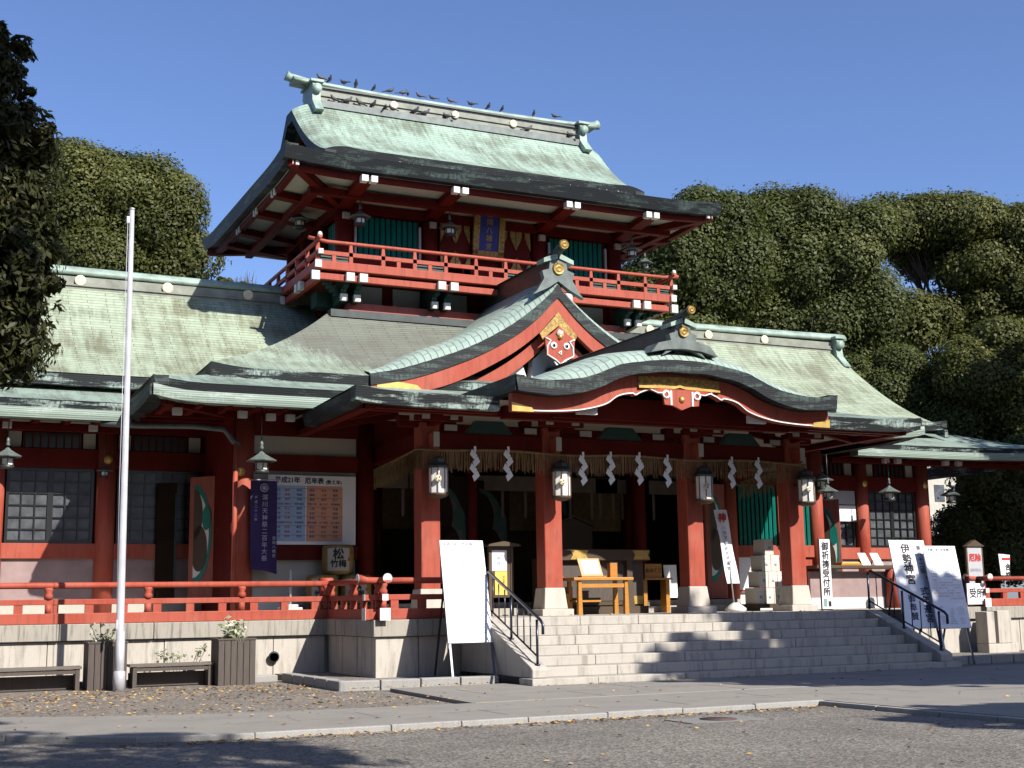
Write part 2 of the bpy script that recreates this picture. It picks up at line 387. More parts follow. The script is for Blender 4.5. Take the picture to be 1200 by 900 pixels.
# ================================================================== THE SHRINE HALL
HALL = thing('shrine_hall', 'vermilion shrine hall with green copper roofs and a balconied upper tower', 'shrine', (X0, 30, 0))
def part(name, mb, m, parent=HALL, bevel=0., **k): return mb.build(name, m, parent, bevel, **k)
def sag(E, T, v, c): 
    g = (1-c)*v + c*v*v
    return (lerp(E[0], T[0], v), lerp(E[1], T[1], v), lerp(E[2], T[2], g))
def roof(E, T, c=.45, nu=40, nv=14, drop=None, vscale=1.):
    """concave roof slope between the eave line E(u) and the upper line T(u); UV in metres"""
    P, U = [], []
    L = (Vector(E(1))-Vector(E(0))).length
    for i in range(nv+1):
        row, ur = [], []
        for j in range(nu+1):
            p = list(sag(E(j/nu), T(j/nu), i/nv, c))
            if drop: p[2] -= drop(j/nu, i/nv, p)
            row.append(p); 
            d = 0 if i == 0 else (Vector(p)-Vector(P[-1][j])).length
            ur.append((p[0] if abs(E(1)[0]-E(0)[0]) > abs(E(1)[1]-E(0)[1]) else p[1], d + (0 if i == 0 else U[-1][j][1])))
        P.append(row); U.append(ur)
    return P, U
def sori(u, rise, k=.16):
    """upturn towards both ends of an eave"""
    d = min(u, 1-u); return rise*max(0, 1-d/k)**2
def line(p, q, rise=0, k=.16): return lambda u: (lerp(p[0], q[0], u), lerp(p[1], q[1], u), lerp(p[2], q[2], u)+sori(u, rise, k))
def pathof(E, n=30): return [E(i/n) for i in range(n+1)]
def mirror(pts): return [(2*X0-p[0],)+tuple(p[1:]) for p in reversed(pts)]

# ---------------- wings: main roof, ridge, lean-to roofs
WX0, WX1 = 2*X0-28.35, 28.35
E = line((WX0, 29.6, 6.48), (WX1, 29.6, 6.48), .10, .05); T = line((WX0+.75, 33.25, 9.25), (WX1-.75, 33.25, 9.25))
def wdrop(u, v, p): return .28*max(0, 1-(WX1-.75*v-p[0])/.9)**2 + .28*max(0, 1-(p[0]-WX0-.75*v)/.9)**2
P, U = roof(E, T, .42, 150, 16, wdrop)
Eb = line((WX0, 37.4, 6.48), (WX1, 37.4, 6.48)); Tb = line((WX0+.75, 33.75, 9.25), (WX1-.75, 33.75, 9.25))
Pb, Ub = roof(Eb, Tb, .42, 30, 8)
wr = part('wing_roof', MB().grid(P, 0, U).grid(Pb, 0, Ub), ROOF_W)
mb = MB(); mb.sweep(pathof(E, 60), [(0, -.02), (.25, .0), (.25, -.27), (.03, -.27)], (0, 1))
vg = [(p[-1][0], p[-1][1], p[-1][2]-.01) for p in P]; mb.sweep(vg, [(.0, .0), (-.12, .0), (-.12, -.26), (.0, -.26)], (1, 0))
vg = [(p[0][0], p[0][1], p[0][2]-.01) for p in P]; mb.sweep(vg, [(.0, .0), (.12, .0), (.12, -.26), (.0, -.26)], (1, 0))
for a_ in (1,): part('eave_edge', mb, EDGEL, wr)
mb = MB(); 
for s in (WX0+1.5, WX1-1.5): mb.prism([(29.9, 6.0), (33.5, 9.1), (37.1, 6.0)], s-.05, s+.05, 'X')
part('gable_wall', mb, RED)
# ridge: banded wall with a round copper cap, gilt crests and end ornaments
rg = part('main_ridge', MB().box(WX0+1.1, WX1-1.0, 33.2, 33.8, 9.05, 9.52).box(WX0+1.05, WX1-.95, 33.16, 33.84, 9.28, 9.31), RIDGEB)
cap = [(x, 33.5, 9.60+.07*abs((x-X0)/13)**3) for x in np.linspace(WX0+.8, WX1-.62, 40)]
mb = MB().sweep(cap, [(-.33, -.06), (-.31, .05), (-.22, .14), (-.08, .19), (.08, .19), (.22, .14), (.31, .05), (.33, -.06)], (0, 1), 0, True)
part('ridge_cap', mb, RIDGEM, rg)
for x in [3.9, 6.03, 8.1, 20.3, 22.39, 24.48]: part('ridge_crest', MB().lathe([(.0, -.03), (.10, -.035), (.135, -.02), (.135, .0), (.0, .02)], (x, 33.17, 9.42), 18, 0, 'Y', smooth=False), CRESTP, rg)
def ridge_end(x, y, z, s, sc, parent):
    """upright end ornament of a ridge lying along X; s = +1 at the right end"""
    mb = MB(); w = .56*sc
    prof = [(y-w*.8, z+.12*sc), (y+w*.8, z+.12*sc), (y+w*1.05, z-.10*sc), (y+w*.9, z-.30*sc), (y+w*1.0, z-.62*sc), (y+w*1.7, z-1.05*sc), (y+w*1.1, z-1.12*sc), (y, z-.7*sc), (y-w*1.1, z-1.12*sc), (y-w*1.7, z-1.05*sc), (y-w*1.0, z-.62*sc), (y-w*.9, z-.30*sc), (y-w*1.05, z-.10*sc)]
    mb.prism(prof, x-.15*sc, x+.13*sc, 'X')
    mb.lathe([(.0, -.64*sc), (.15*sc, -.64*sc), (.15*sc, .64*sc), (0, .64*sc)], (x-.0*s, y, z-.20*sc), 12, 0, 'Y'); mb.box(x-.22*sc, x+.22*sc, y-w*1.1, y+w*1.1, z+.02*sc, z+.10*sc)
    return part('ridge_end_ornament', mb, RIDGEM, parent)
ridge_end(WX1-1.05, 33.5, 9.6, 1, .9, rg); ridge_end(WX0+1.05, 33.5, 9.6, -1, .9, rg)
# lean-to roofs of the two wings
def leanto(E, T, name='lean_to_roof', hi=.2, lo=.2):
    P, U = roof(E, T, .3, 40, 6)
    r = part(name, MB().grid(P, 0, U), ROOF_P)
    mb = MB().sweep(pathof(E, 50), [(0, -.015), (.3, .0), (.3, -hi), (.04, -hi)], (0, 1)); part('eave_edge', mb, EDGEL, r)
    mb = MB().sweep(pathof(E, 50), [(-.05, -hi+.02), (.28, -hi+.02), (.28, -hi-lo), (-.05, -hi-lo), (-.065, -hi-lo*.5)], (0, 1)); part('eave_flashing', mb, LEAN, r)
    return r
l1 = leanto(line((-2.6, 28.5, 5.72), (4.5, 28.5, 5.70)), line((-2.6, 30.2, 6.30), (4.5, 30.2, 6.3)))
E = lambda u: (lerp(23.95, 31.4, u), 28.5, 5.60+.12*max(0, (u-.3)/.7)**2)
l2 = leanto(E, lambda u: (lerp(23.6, 29.6, u), 30.5, 6.28), hi=.17, lo=.18)
mb = MB().sweep([(31.4, 28.45, 5.72), (31.4, 31, 5.6), (31.4, 38, 5.6)], [(0, 0), (-.3, 0), (-.3, -.36), (0, -.36)], (1, 0)); part('eave_edge', mb, EDGEL, l2)
P, U = roof(line((31.4, 28.5, 5.72), (31.4, 38.5, 5.72)), line((29.6, 30.5, 6.28), (29.6, 37, 6.28)), .3, 10, 5); part('lean_to_roof', MB().grid(P, 0, U), ROOF_P)
# soffits and rafters under the wing lean-tos
for a, b in ((-2.6, 4.6), (23.9, 31.3)):
    mb = MB().box(a, b, 28.62, 30.7, 5.42, 5.46); part('soffit', mb, CREAM)
    mb = MB(); 
    for x in np.arange(a+.3, b, .62): mb.box(x-.06, x+.06, 28.58, 30.5, 5.31, 5.415)
    mb.box(a, b, 29.5, 29.68, 5.18, 5.30); part('rafters', mb, SHADE_RED)
for x in (1.65, 2.1, 3.85, 25.75, 26.2, 28.0, 28.5):
    part('rafter_end', MB().box(x-.09, x+.09, 29.36, 29.49, 5.19, 5.32), WHITE)

# ---------------- central block roofs
CX0, CX1 = 5.9, 2*X0-5.9
E = line((CX0, 27.25, 6.40), (CX1, 27.25, 6.40), .10, .06); T = line((9.45, 30.6, 8.50), (2*X0-9.45, 30.6, 8.50))
P, U = roof(E, T, .42, 70, 16)
El = line((CX0, 30.7, 6.42), (CX0, 27.25, 6.50)); Tl = line((9.44, 30.62, 8.50), (9.45, 30.6, 8.50))
Pl, Ul = roof(El, Tl, .42, 12, 16)
Er = line((CX1, 27.25, 6.50), (CX1, 30.7, 6.42)); Tr = line((2*X0-9.45, 30.6, 8.5), (2*X0-9.44, 30.62, 8.5)); Pr, Ur = roof(Er, Tr, .42, 12, 16)
cr = part('central_roof', MB().grid(P, 0, U).grid(Pl, 0, Ul).grid(Pr, 0, Ur), ROOF_C)
mb = MB().sweep(pathof(E, 60), [(0, 0), (.25, .0), (.25, -.30), (.05, -.30)], (0, 1))
mb.sweep([(CX0-.003, 27.33, 6.49), (CX0, 28.0, 6.44), (CX0, 30.7, 6.42)], [(0, 0), (.25, 0), (.25, -.30), (.05, -.30)], (1, 0))
part('eave_edge', mb, EDGEL, cr)
part('roof_top_band', MB().box(9.5, 2*X0-9.5, 30.45, 30.75, 8.42, 8.60), DCOP, cr)
# lower roof of the central block
LX0, LX1 = 4.45, 2*X0-4.45
E = line((LX0, 25.7, 5.76), (LX1, 25.7, 5.76), .12, .05); T = line((6.0, 27.6, 6.28), (2*X0-6.0, 27.6, 6.28))
P, U = roof(E, T, .3, 60, 6)
Pl, Ul = roof(line((LX0, 30.4, 5.78), (LX0, 25.7, 5.88)), line((6.0, 29.9, 6.28), (6.0, 27.6, 6.28)), .3, 12, 6)
Pr, Ur = roof(line((LX1, 25.7, 5.88), (LX1, 30.4, 5.78)), line((2*X0-6.0, 27.6, 6.28), (2*X0-6.0, 29.9, 6.28)), .3, 12, 6)
lr = part('central_lean_to_roof', MB().grid(P, 0, U).grid(Pl, 0, Ul).grid(Pr, 0, Ur), ROOF_P)
S1 = [(0, -.01), (.3, .0), (.3, -.2), (.04, -.2)]; S2 = [(-.05, -.18), (.28, -.18), (.28, -.40), (-.05, -.40), (-.065, -.29)]
pl = [p for p in pathof(E, 60) if p[0] < 9.6]; pr = mirror(pl)
side = [(LX0, 25.7, 5.877), (LX0, 26.3, 5.80), (LX0, 27, 5.77), (LX0, 30.4, 5.77)]
for a_ in ((pl, S1, (0, 1)), (pr, S1, (0, 1)), (side, S1, (1, 0)), (mirror(side), S1, (-1, 0))): part('eave_edge', MB().sweep(*a_), EDGE, lr)
for a_ in ((pl, S2, (0, 1)), (pr, S2, (0, 1))): part('eave_flashing', MB().sweep(*a_), LEAN, lr)
for a_ in (([(p[0], p[1], p[2]-.003) for p in side], S2, (1, 0)), ([(p[0], p[1], p[2]-.003) for p in mirror(side)], S2, (-1, 0))): part('eave_flashing', MB().sweep(*a_), EDGE, lr)
for a_ in ((LX0+.25, 9.6, 25.95, 27.5, 5.44, 5.47), (2*X0-9.6, LX1-.25, 25.95, 27.5, 5.44, 5.47), (LX0+.25, 6.7, 27.5, 30.5, 5.44, 5.47)): part('soffit', MB().box(*a_), SHADE_RED)
mb = MB()
for x in np.arange(LX0+.4, 9.5, .58): mb.box(x-.06, x+.06, 25.9, 27.4, 5.33, 5.435)
for y in np.arange(27.7, 30.4, .6): mb.box(LX0+.2, 6.6, y-.06, y+.06, 5.33, 5.435)
mb.beam((LX0+.25, 25.95, 5.42), (6.6, 27.5, 5.38), .16, .18); part('rafters', mb, SHADE_RED)
for x, y, z in ((5.0, 26.1, 5.22), (6.3, 26.1, 5.22), (6.9, 26.15, 5.2), (7.3, 26.15, 5.2), (8.0, 26.15, 5.2)):
    part('rafter_end', MB().box(x-.09, x+.09, y-.08, y+.05, z-.07, z+.07), CREAM)

# ---------------- porch roof
PX0, PX1 = 7.49, 2*X0-7.49; EY = 22.45
def E(u):
    x = lerp(PX0, PX1, u); k = smooth((3.75-abs(x-X0))/.3); return (x, EY+1.1*k, 5.26+sori(u, .08, .08)+.22*k)
T = line((9.4, 27.0, 6.1), (2*X0-9.4, 27.0, 6.1))
P, U = roof(E, T, .25, 120, 8)
Pl, Ul = roof(line((PX0, 27, 5.24), (PX0, EY, 5.34)), line((9.38, 27.02, 6.1), (9.4, 27, 6.1)), .25, 10, 8)
Pr, Ur = roof(line((PX1, EY, 5.34), (PX1, 27, 5.24)), line((2*X0-9.4, 27, 6.1), (2*X0-9.38, 27.02, 6.1)), .25, 10, 8)
pr_ = part('porch_roof', MB().grid(P, 0, U).grid(Pl, 0, Ul).grid(Pr, 0, Ur), ROOF_P)
S3 = [(0, 0), (.3, .0), (.3, -.26), (.05, -.26)]
ql = [p for p in pathof(E, 60) if p[0] < 10.45]
for a_ in (ql, mirror(ql)): part('eave_edge', MB().sweep(a_, S3, (0, 1)), EDGEL, pr_)
side = [(PX0, EY+.06, 5.332), (PX0, 23.1, 5.28), (PX0, 25.9, 5.26)]
part('eave_edge', MB().sweep(side, S3, (1, 0)), EDGE, pr_); part('eave_edge', MB().sweep(mirror(side), S3, (-1, 0)), EDGE, pr_)
# porch soffit: cream boards between red beams
mb = MB()
def quad(mb, a, b, c, d, m=0): i = len(mb.v); mb.v += [a, b, c, d]; mb.face((i, i+1, i+2, i+3), m)
for sx in (1, -1):
    fx = lambda x: x if sx > 0 else 2*X0-x
    quad(mb, (fx(PX0+.28), 22.7, 5.09), (fx(10.4), 22.7, 5.09), (fx(10.4), 24.3, 5.42), (fx(9.6), 24.3, 5.42)); quad(mb, (fx(10.4), 23.6, 5.40), (fx(X0), 23.6, 5.40), (fx(X0), 24.3, 5.421), (fx(10.4), 24.3, 5.421))
    quad(mb, (fx(PX0+.28), 22.7, 5.09), (fx(9.6), 24.3, 5.42), (fx(9.6), 27.4, 5.42), (fx(PX0+.28), 27.4, 5.09))
quad(mb, (9.6, 24.3, 5.42), (2*X0-9.6, 24.3, 5.42), (2*X0-9.6, 27.4, 5.42), (9.6, 27.4, 5.42)); part('soffit', mb, CREAM)
mb = MB()
for sx in (1, -1):
    fx = lambda x: x if sx > 0 else 2*X0-x
    mb.box(fx(PX0+.26), fx(PX0+.46), 22.7, 27.2, 4.97, 5.08); mb.box(fx(PX0+.26), fx(10.42), 22.68, 22.84, 4.97, 5.08)
    mb.beam((fx(PX0+.35), 22.7, 5.03), (fx(9.6), 24.3, 5.35), .16, .16)
    for x in (9.65,): mb.beam((fx(x), 22.84, 5.03), (fx(x), 24.3, 5.33), .15, .15)
    mb.beam((fx(PX0+.46), 24.3, 5.03), (fx(9.6), 24.3, 5.35), .14, .14); mb.beam((fx(PX0+.46), 26, 5.03), (fx(9.6), 26, 5.35), .14, .14)
part('eave_beams', mb, SHADE_RED)

# ---------------- undulating karahafu gable over the steps
KT = [(0, 6.09), (.5, 6.075), (1.12, 5.99), (1.5, 5.915), (1.85, 5.77), (2.2, 5.64), (2.49, 5.58), (2.8, 5.54), (3.12, 5.52), (3.4, 5.535), (3.74, 5.60)]
KB = [(0, 5.84), (.5, 5.84), (.87, 5.79), (1.2, 5.74), (1.6, 5.61), (1.89, 5.47), (2.2, 5.36), (2.5, 5.29), (2.91, 5.24), (3.2, 5.25), (3.7, 5.29)]
KR = [(0, 5.52), (.35, 5.52), (.7, 5.49), (.95, 5.40), (1.0, 5.36), (1.06, 5.40), (1.4, 5.33), (1.65, 5.17), (2.0, 5.06), (2.4, 4.99), (3.0, 4.95), (3.72, 4.94)]
def cub(tab, d):
    """smooth interpolation of a profile table"""
    xs = [a for a, b in tab]; i = max(0, min(len(xs)-2, sum(1 for x in xs if x <= d)-1))
    def m(k): k0, k1 = max(0, k-1), min(len(xs)-1, k+1); return (tab[k1][1]-tab[k0][1])/(xs[k1]-xs[k0])
    h = xs[i+1]-xs[i]; t = (d-xs[i])/h; a, b = tab[i][1], tab[i+1][1]; ma, mb_ = m(i)*h, m(i+1)*h
    if i == 0: ma = 0
    return (2*t**3-3*t*t+1)*a+(t**3-2*t*t+t)*ma+(-2*t**3+3*t*t)*b+(t**3-t*t)*mb_
def sym(tab, dmax, n=40): 
    ds = np.linspace(-dmax, dmax, 2*n+1); return [(X0+d, cub(tab, abs(d))) for d in ds]
def band(top, bot, y0, y1, mb=None, m=0):
    """solid strip between two curves of equal length, pushed from y0 to y1"""
    mb = mb or MB(); b = len(mb.v); n = len(top)
    for y in (y0, y1):
        for p in top: mb.v.append((p[0], y, p[1]))
        for p in bot: mb.v.append((p[0], y, p[1]))
    for i in range(n-1):
        mb.face((b+i, b+i+1, b+n+i+1, b+n+i), m); mb.face((b+3*n+i, b+3*n+i+1, b+2*n+i+1, b+2*n+i), m)
        mb.face((b+2*n+i, b+2*n+i+1, b+i+1, b+i), m, None, True); mb.face((b+n+i, b+n+i+1, b+3*n+i+1, b+3*n+i), m, None, True)
    mb.face((b, b+n, b+3*n, b+2*n), m); mb.face((b+n-1, b+3*n-1, b+4*n-1, b+2*n-1)[::-1], m)
    return mb
KY = 21.75
top, bot = sym(KT, 3.74), sym(KB, 3.70); red = sym(KR, 3.70, 80)
def hip_under(x): return 5.2
rows = [(KY+.0, 0), (KY+.15, .13), (KY+.4, .25), (KY+.8, .33), (KY+1.4, .36), (KY+3.2, .36), (28.2, .36)]
P, U = [], []; acc = 0
for k, (y, dz) in enumerate(rows):
    if k: acc += math.hypot(y-rows[k-1][0], dz-rows[k-1][1])
    row = []; ur = []; s_ = 0
    for j, (x, z) in enumerate(top):
        d = abs(x-X0); f = 1-smooth((d-2.2)/1.5)
        if j: s_ += math.hypot(x-top[j-1][0], z-top[j-1][1])
        row.append((x, y, z+dz*f)); ur.append((acc, s_))
    P.append(row); U.append(ur)
kr = part('curved_gable_roof', MB().grid(P, 0, U), ROOF_G)
part('eave_edge', band(top, bot, KY, KY+.35), EDGE, kr)
for sgn in (1, -1): part('eave_edge', MB().sweep([(X0+sgn*3.74, y, cub(KT, 3.74)-.005) for y in (KY+.05, KY+1, KY+2.6)], [(0, 0), (-.2, 0), (-.2, -.3), (0, -.3)], (sgn, 0)), EDGE, kr)
bot2 = sym(KB, 3.70, 80)
part('barge_board', band([(x, z+.03) for x, z in bot2], red, KY+.30, KY+.45), RED, kr)
lineb = [(x, z+.035) for x, z in red]; part('white_line', band(lineb, [(x, z+.012) for x, z in red], KY+.285, KY+.299), MOTIFW, kr)
inner = [(x, z+.02) for x, z in sym(KB, 3.6)]; rb = [(x, max(5.0, z+.02)) for x, z in sym(KR, 3.6)]
part('rainbow_beam', MB().box(X0-3.4, X0+3.4, 23.0, 23.22, 4.95, 5.2).box(X0-2.4, X0+2.4, 22.9, 23.1, 5.0, 5.45), SHADE_RED, kr)
for s in (1, -1): 
    part('gilt_fitting', band([(X0+s*(3.71-.42*t), cub(KR, 3.71-.42*t)+.17-.09*t) for t in (0, .25, .5, .75, 1)], [(X0+s*(3.71-.45*t), cub(KR, 3.71-.45*t)-.004) for t in (0, .25, .5, .75, 1)], KY+.27, KY+.297), GOLD, kr)
    part('rafter_end', MB().box(X0+s*2.0-.22, X0+s*2.0+.22, KY+.46, KY+.55, 4.98, 5.14), WHITE, kr)
part('gilt_fitting', band([(X0+d, 5.80-.04*abs(d)) for d in np.linspace(-.95, .95, 9)], [(X0+d, 5.555-.02*abs(d)+.03*(abs(d) < .1)) for d in np.linspace(-.95, .95, 9)], KY+.27, KY+.297), GOLDF, kr)
part('gilt_fitting', band([(X0+d, 5.60-.02*abs(d)+.03*(abs(d) < .1)) for d in np.linspace(-.95, .95, 15)], [(X0+d, 5.55-.02*abs(d)+.03*(abs(d) < .1)) for d in np.linspace(-.95, .95, 15)], KY+.24, KY+.268), GOLD, kr)
# hanging pendant under the arch
g = part('pendant_board', MB().prism([(X0-.75, 5.50), (X0-.45, 5.53), (X0+.45, 5.53), (X0+.75, 5.50), (X0+.42, 5.40), (X0+.40, 5.22), (X0+.2, 5.20), (X0, 5.12), (X0-.2, 5.20), (X0-.40, 5.22), (X0-.42, 5.40)], KY+.20, KY+.26), RED, kr)
mb = MB()
for s in (1, -1): 
    mb.box(X0+s*.25-.02, X0+s*.25+.02, KY+.185, KY+.199, 5.21, 5.50); mb.tube([(X0+s*.38, KY+.192, 5.45), (X0+s*.55, KY+.192, 5.44), (X0+s*.72, KY+.192, 5.50)], .014, 6)
    mb.lathe([(.05, -.007), (.09, -.007), (.09, .007), (.05, .007)], (X0+s*.36, KY+.192, 5.42), 14, 0, 'Y', caps=False)
part('white_line', mb, MOTIFW, g)
part('gilt_fitting', MB().lathe([(0, -.05), (.045, -.04), (.075, 0), (0, .0)], (X0, KY+.198, 5.33), 8, 0, 'Y'), GOLD, g)
def ridge_front(Y, zb, sc, ztop, parent, back):
    """ornamented ridge running back along Y, its end board towards the viewer"""
    mb = MB().box(X0-.22*sc, X0+.22*sc, Y+.12, back, zb, ztop-.02).box(X0-.16*sc, X0+.16*sc, Y+.1, back, zb-.35, zb)
    mb.prism([(X0-.30*sc, ztop-.02), (X0+.30*sc, ztop-.02), (X0, ztop+.10*sc)], Y+.1, back)
    r = part('gable_ridge', mb, DCOP, parent)
    w = sc
    part('ridge_end_ornament', MB().prism([(X0-.22*w, ztop-.04), (X0+.22*w, ztop-.04), (X0+.26*w, zb+.28*w), (X0+.45*w, zb+.22*w), (X0+.40*w, zb+.02), (X0+.60*w, zb-.30*w), (X0+.72*w, zb-.42*w), (X0+.30*w, zb-.22*w), (X0, zb-.02), (X0-.30*w, zb-.22*w), (X0-.72*w, zb-.42*w), (X0-.60*w, zb-.30*w), (X0-.40*w, zb+.02), (X0-.45*w, zb+.22*w), (X0-.26*w, zb+.28*w)], Y-.06, Y+.1), GCOP, r)
    part('crest_disc', MB().lathe([(0, -.012), (.06*w, -.03), (.10*w, -.015), (.15*w, -.03), (.17*w, .0), (.17*w, .02), (0, .02)], (X0, Y-.075, zb+.30*w), 18, 0, 'Y', smooth=False), GOLDF, r)
    for s in (1, -1): part('ridge_cap', MB().hexa([(X0+s*.02, Y-.1, ztop-.02), (X0+s*.42*w, Y-.1, ztop-.15*w), (X0+s*.42*w, Y+.3, ztop-.15*w), (X0+s*.02, Y+.3, ztop-.02)], [(X0+s*.02, Y-.1, ztop+.12*w), (X0+s*.42*w, Y-.1, ztop-.04*w), (X0+s*.42*w, Y+.3, ztop-.04*w), (X0+s*.02, Y+.3, ztop+.12*w)]), RIDGEM, r)
    t = part('ridge_tile_tube', MB().tube([(X0, Y+.6, ztop+.08), (X0, Y+.1, ztop+.12), (X0, Y-.35, ztop+.26*w)], .11*w, 12), DCOP, r)
    part('gilt_cap', MB().lathe([(0, -.012), (.05*w, -.03), (.09*w, -.012), (.12*w, -.03), (.13*w, .03), (0, .03)], (X0, Y-.38, ztop+.27*w), 14, 0, 'Y', smooth=False), GOLDF, t)
    return r
ridge_front(KY+.12, 6.47, .72, 6.88, kr, 28.1)
bp = part('crest_base', MB().prism([(X0-.78, 6.22), (X0-.6, 6.42), (X0-.2, 6.52), (X0+.2, 6.52), (X0+.6, 6.42), (X0+.78, 6.22), (X0+.4, 6.30), (X0, 6.33), (X0-.4, 6.30)], KY+.02, KY+.5), GCOP, kr)

# ---------------- triangular gable on the central roof
GT = [(0, 8.9), (.14, 8.72), (.45, 8.42), (.93, 8.03), (1.53, 7.63), (2.34, 7.2), (3.24, 6.85), (4.06, 6.58), (4.72, 6.44)]
GB = [(0, 8.56), (.12, 8.45), (.51, 8.05), (1.06, 7.61), (1.88, 7.12), (2.85, 6.69), (3.79, 6.37), (4.70, 6.18)]
GR = [(0, 8.20), (.15, 8.06), (.49, 7.69), (1.16, 7.17), (2.09, 6.64), (2.95, 6.26), (3.8, 6.05), (4.6, 5.94)]
GI = [(0, 7.7), (.6, 7.32), (1.2, 6.86), (1.95, 6.36), (2.6, 6.1), (4.6, 5.9)]
def sharp(tab, dmax, n=30):
    xs = [a for a, b in tab]; ys = [b for a, b in tab]
    ds = [-dmax*abs(t)**1.4 if t < 0 else dmax*t**1.4 for t in np.linspace(-1, 1, 2*n+1)]
    return [(X0+d, cub2(tab, abs(d))) for d in ds]
def cub2(tab, d): return cub([(-.2, 2*tab[0][1]-tab[1][1])]+tab, d) if d > 0 else tab[0][1]
GY = 27.2
top, bot = sharp(GT, 4.72), sharp(GB, 4.70)
rows = [(GY+.0, 0), (GY+.12, .13), (GY+.35, .27), (GY+.7, .36), (GY+1.3, .40), (GY+4.1, .42)]
P, U = [], []; acc = 0
for k, (y, dz) in enumerate(rows):
    if k: acc += math.hypot(y-rows[k-1][0], dz-rows[k-1][1])
    row = []; ur = []; s_ = 0
    for j, (x, z) in enumerate(top):
        d = abs(x-X0); f = 1-.6*smooth((d-3.2)/1.5)
        if j: s_ += math.hypot(x-top[j-1][0], z-top[j-1][1])
        row.append((x, y, z+dz*f)); ur.append((acc, s_))
    P.append(row); U.append(ur)
gr_ = part('front_gable_roof', MB().grid(P, 0, U), ROOF_G)
part('eave_edge', band(top, bot, GY, GY+.4), EDGE, gr_)
part('barge_board', band([(x, z-.003) for x, z in bot], sharp(GR, 4.6), GY+.03, GY+.20), RED, gr_)
part('gable_beam', band(sharp([(a, b-.16) for a, b in GR], 4.5), sharp([(a, b-.50) for a, b in GR], 4.5), GY+.30, GY+.45), RED, gr_)
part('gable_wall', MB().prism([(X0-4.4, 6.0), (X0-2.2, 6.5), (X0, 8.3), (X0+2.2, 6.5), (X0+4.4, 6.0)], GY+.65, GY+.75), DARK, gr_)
part('white_panel', MB().prism([(X0-1.75, 6.1), (X0-1.75, 6.32), (X0-.75, 6.95), (X0-.62, 6.6), (X0-.75, 6.1)], GY+.46, GY+.60).prism([(X0+1.75, 6.1), (X0+1.75, 6.32), (X0+.75, 6.95), (X0+.62, 6.6), (X0+.75, 6.1)], GY+.46, GY+.60), WHITE, gr_)
part('king_post', MB().prism([(X0-.62, 6.0), (X0-.5, 7.1), (X0, 7.5), (X0+.5, 7.1), (X0+.62, 6.0)], GY+.42, GY+.7), GREYP, gr_)
tri = [(X0, 8.22), (X0+.12, 8.07), (X0+.5, 7.66), (X0+.42, 7.52), (X0+.2, 7.72), (X0, 7.88), (X0-.2, 7.72), (X0-.42, 7.52), (X0-.5, 7.66), (X0-.12, 8.07)]
part('gilt_fitting', MB().prism(tri, GY+.015, GY+.057), GOLDF, gr_)
for s in (1, -1): part('gilt_fitting', band([(X0+s*(4.55-.95*t), cub2(GR, 4.55-.95*t)+.33+.02*t-.2*t*t) for t in (0, .3, .6, 1)], [(X0+s*(4.55-1.1*t), cub2(GR, 4.55-1.1*t)-.004) for t in (0, .3, .6, 1)], GY+.02, GY+.057), GOLD, gr_)
g = part('pendant_board', MB().prism([(X0, 7.86), (X0+.22, 7.66), (X0+.40, 7.56), (X0+.36, 7.14), (X0+.12, 7.02), (X0, 6.90), (X0-.12, 7.02), (X0-.36, 7.14), (X0-.40, 7.56), (X0-.22, 7.66)], GY-.05, GY+.014), RED, gr_)
mb = MB()
ol = [(X0-.39, 7.55), (X0-.25, 7.50), (X0-.34, 7.36), (X0-.35, 7.15), (X0-.12, 7.03), (X0, 6.93), (X0+.12, 7.03), (X0+.35, 7.15), (X0+.34, 7.36), (X0+.25, 7.50), (X0+.39, 7.55)]
mb.tube([(x, GY-.058, z) for x, z in ol], .022, 5)
for x in (-.17, .17): mb.lathe([(.045, -.008), (.085, -.008), (.085, .008), (.045, .008)], (X0+x, GY-.058, 7.38), 14, 0, 'Y', caps=False)
mb.lathe([(.03, -.008), (.07, -.008), (.07, .008), (.03, .008)], (X0, GY-.058, 7.21), 3, 0, 'Y', caps=False); mb.prism([(X0-.16, 7.0), (X0+.16, 7.0), (X0+.08, 6.88), (X0-.08, 6.88)], GY-.045, GY)
part('white_line', mb, MOTIFW, g)
for x in (-.17, .17): part('dark_spot', MB().lathe([(0, -.004), (.05, -.004), (.05, .0), (0, 0)], (X0+x, GY-.051, 7.38), 12, 0, 'Y'), BLACK, g)
part('gilt_fitting', MB().lathe([(0, -.07), (.05, -.06), (.08, 0), (0, .0)], (X0, GY-.05, 7.6), 6, 0, 'Y'), GOLD, g)
part('gilt_fitting', MB().lathe([(0, -.04), (.10, -.03), (.11, 0), (0, .0)], (X0, GY-.05, 7.68), 5, 0, 'Y'), CREAM, g)
ridge_front(GY+.02, 8.98, .95, 9.53, gr_, 31.2)

# ---------------- tower: walls, balcony, roof
TC = [10.12, 12.51, 2*X0-12.51, 2*X0-10.12]
tw = part('tower_wall', MB().box(10.2, 2*X0-10.2, 31.55, 36.1, 8.5, 12.3), SHADE_RED)
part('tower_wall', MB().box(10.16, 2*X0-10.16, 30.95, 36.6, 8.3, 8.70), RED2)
part('tower_sill', MB().box(10.0, 2*X0-10.0, 30.75, 36.8, 8.52, 8.69).box(10.1, 2*X0-10.1, 30.9, 36.7, 8.69, 8.9), RED2)
for k, (a, b) in enumerate([(10.5, 11.2), (11.5, 12.25), (12.8, 13.6), (14.7, 15.4), (16.0, 16.75), (17.05, 17.75)]):
    part('grey_panel', MB().box(a, b, 31.5, 31.56, 8.88, 9.5), GREYP)
for x in TC:
    part('tower_column', MB().lathe([(.22, 8.7), (.22, 12.2)], (x, 31.45, 0), 16), SHADE_RED)
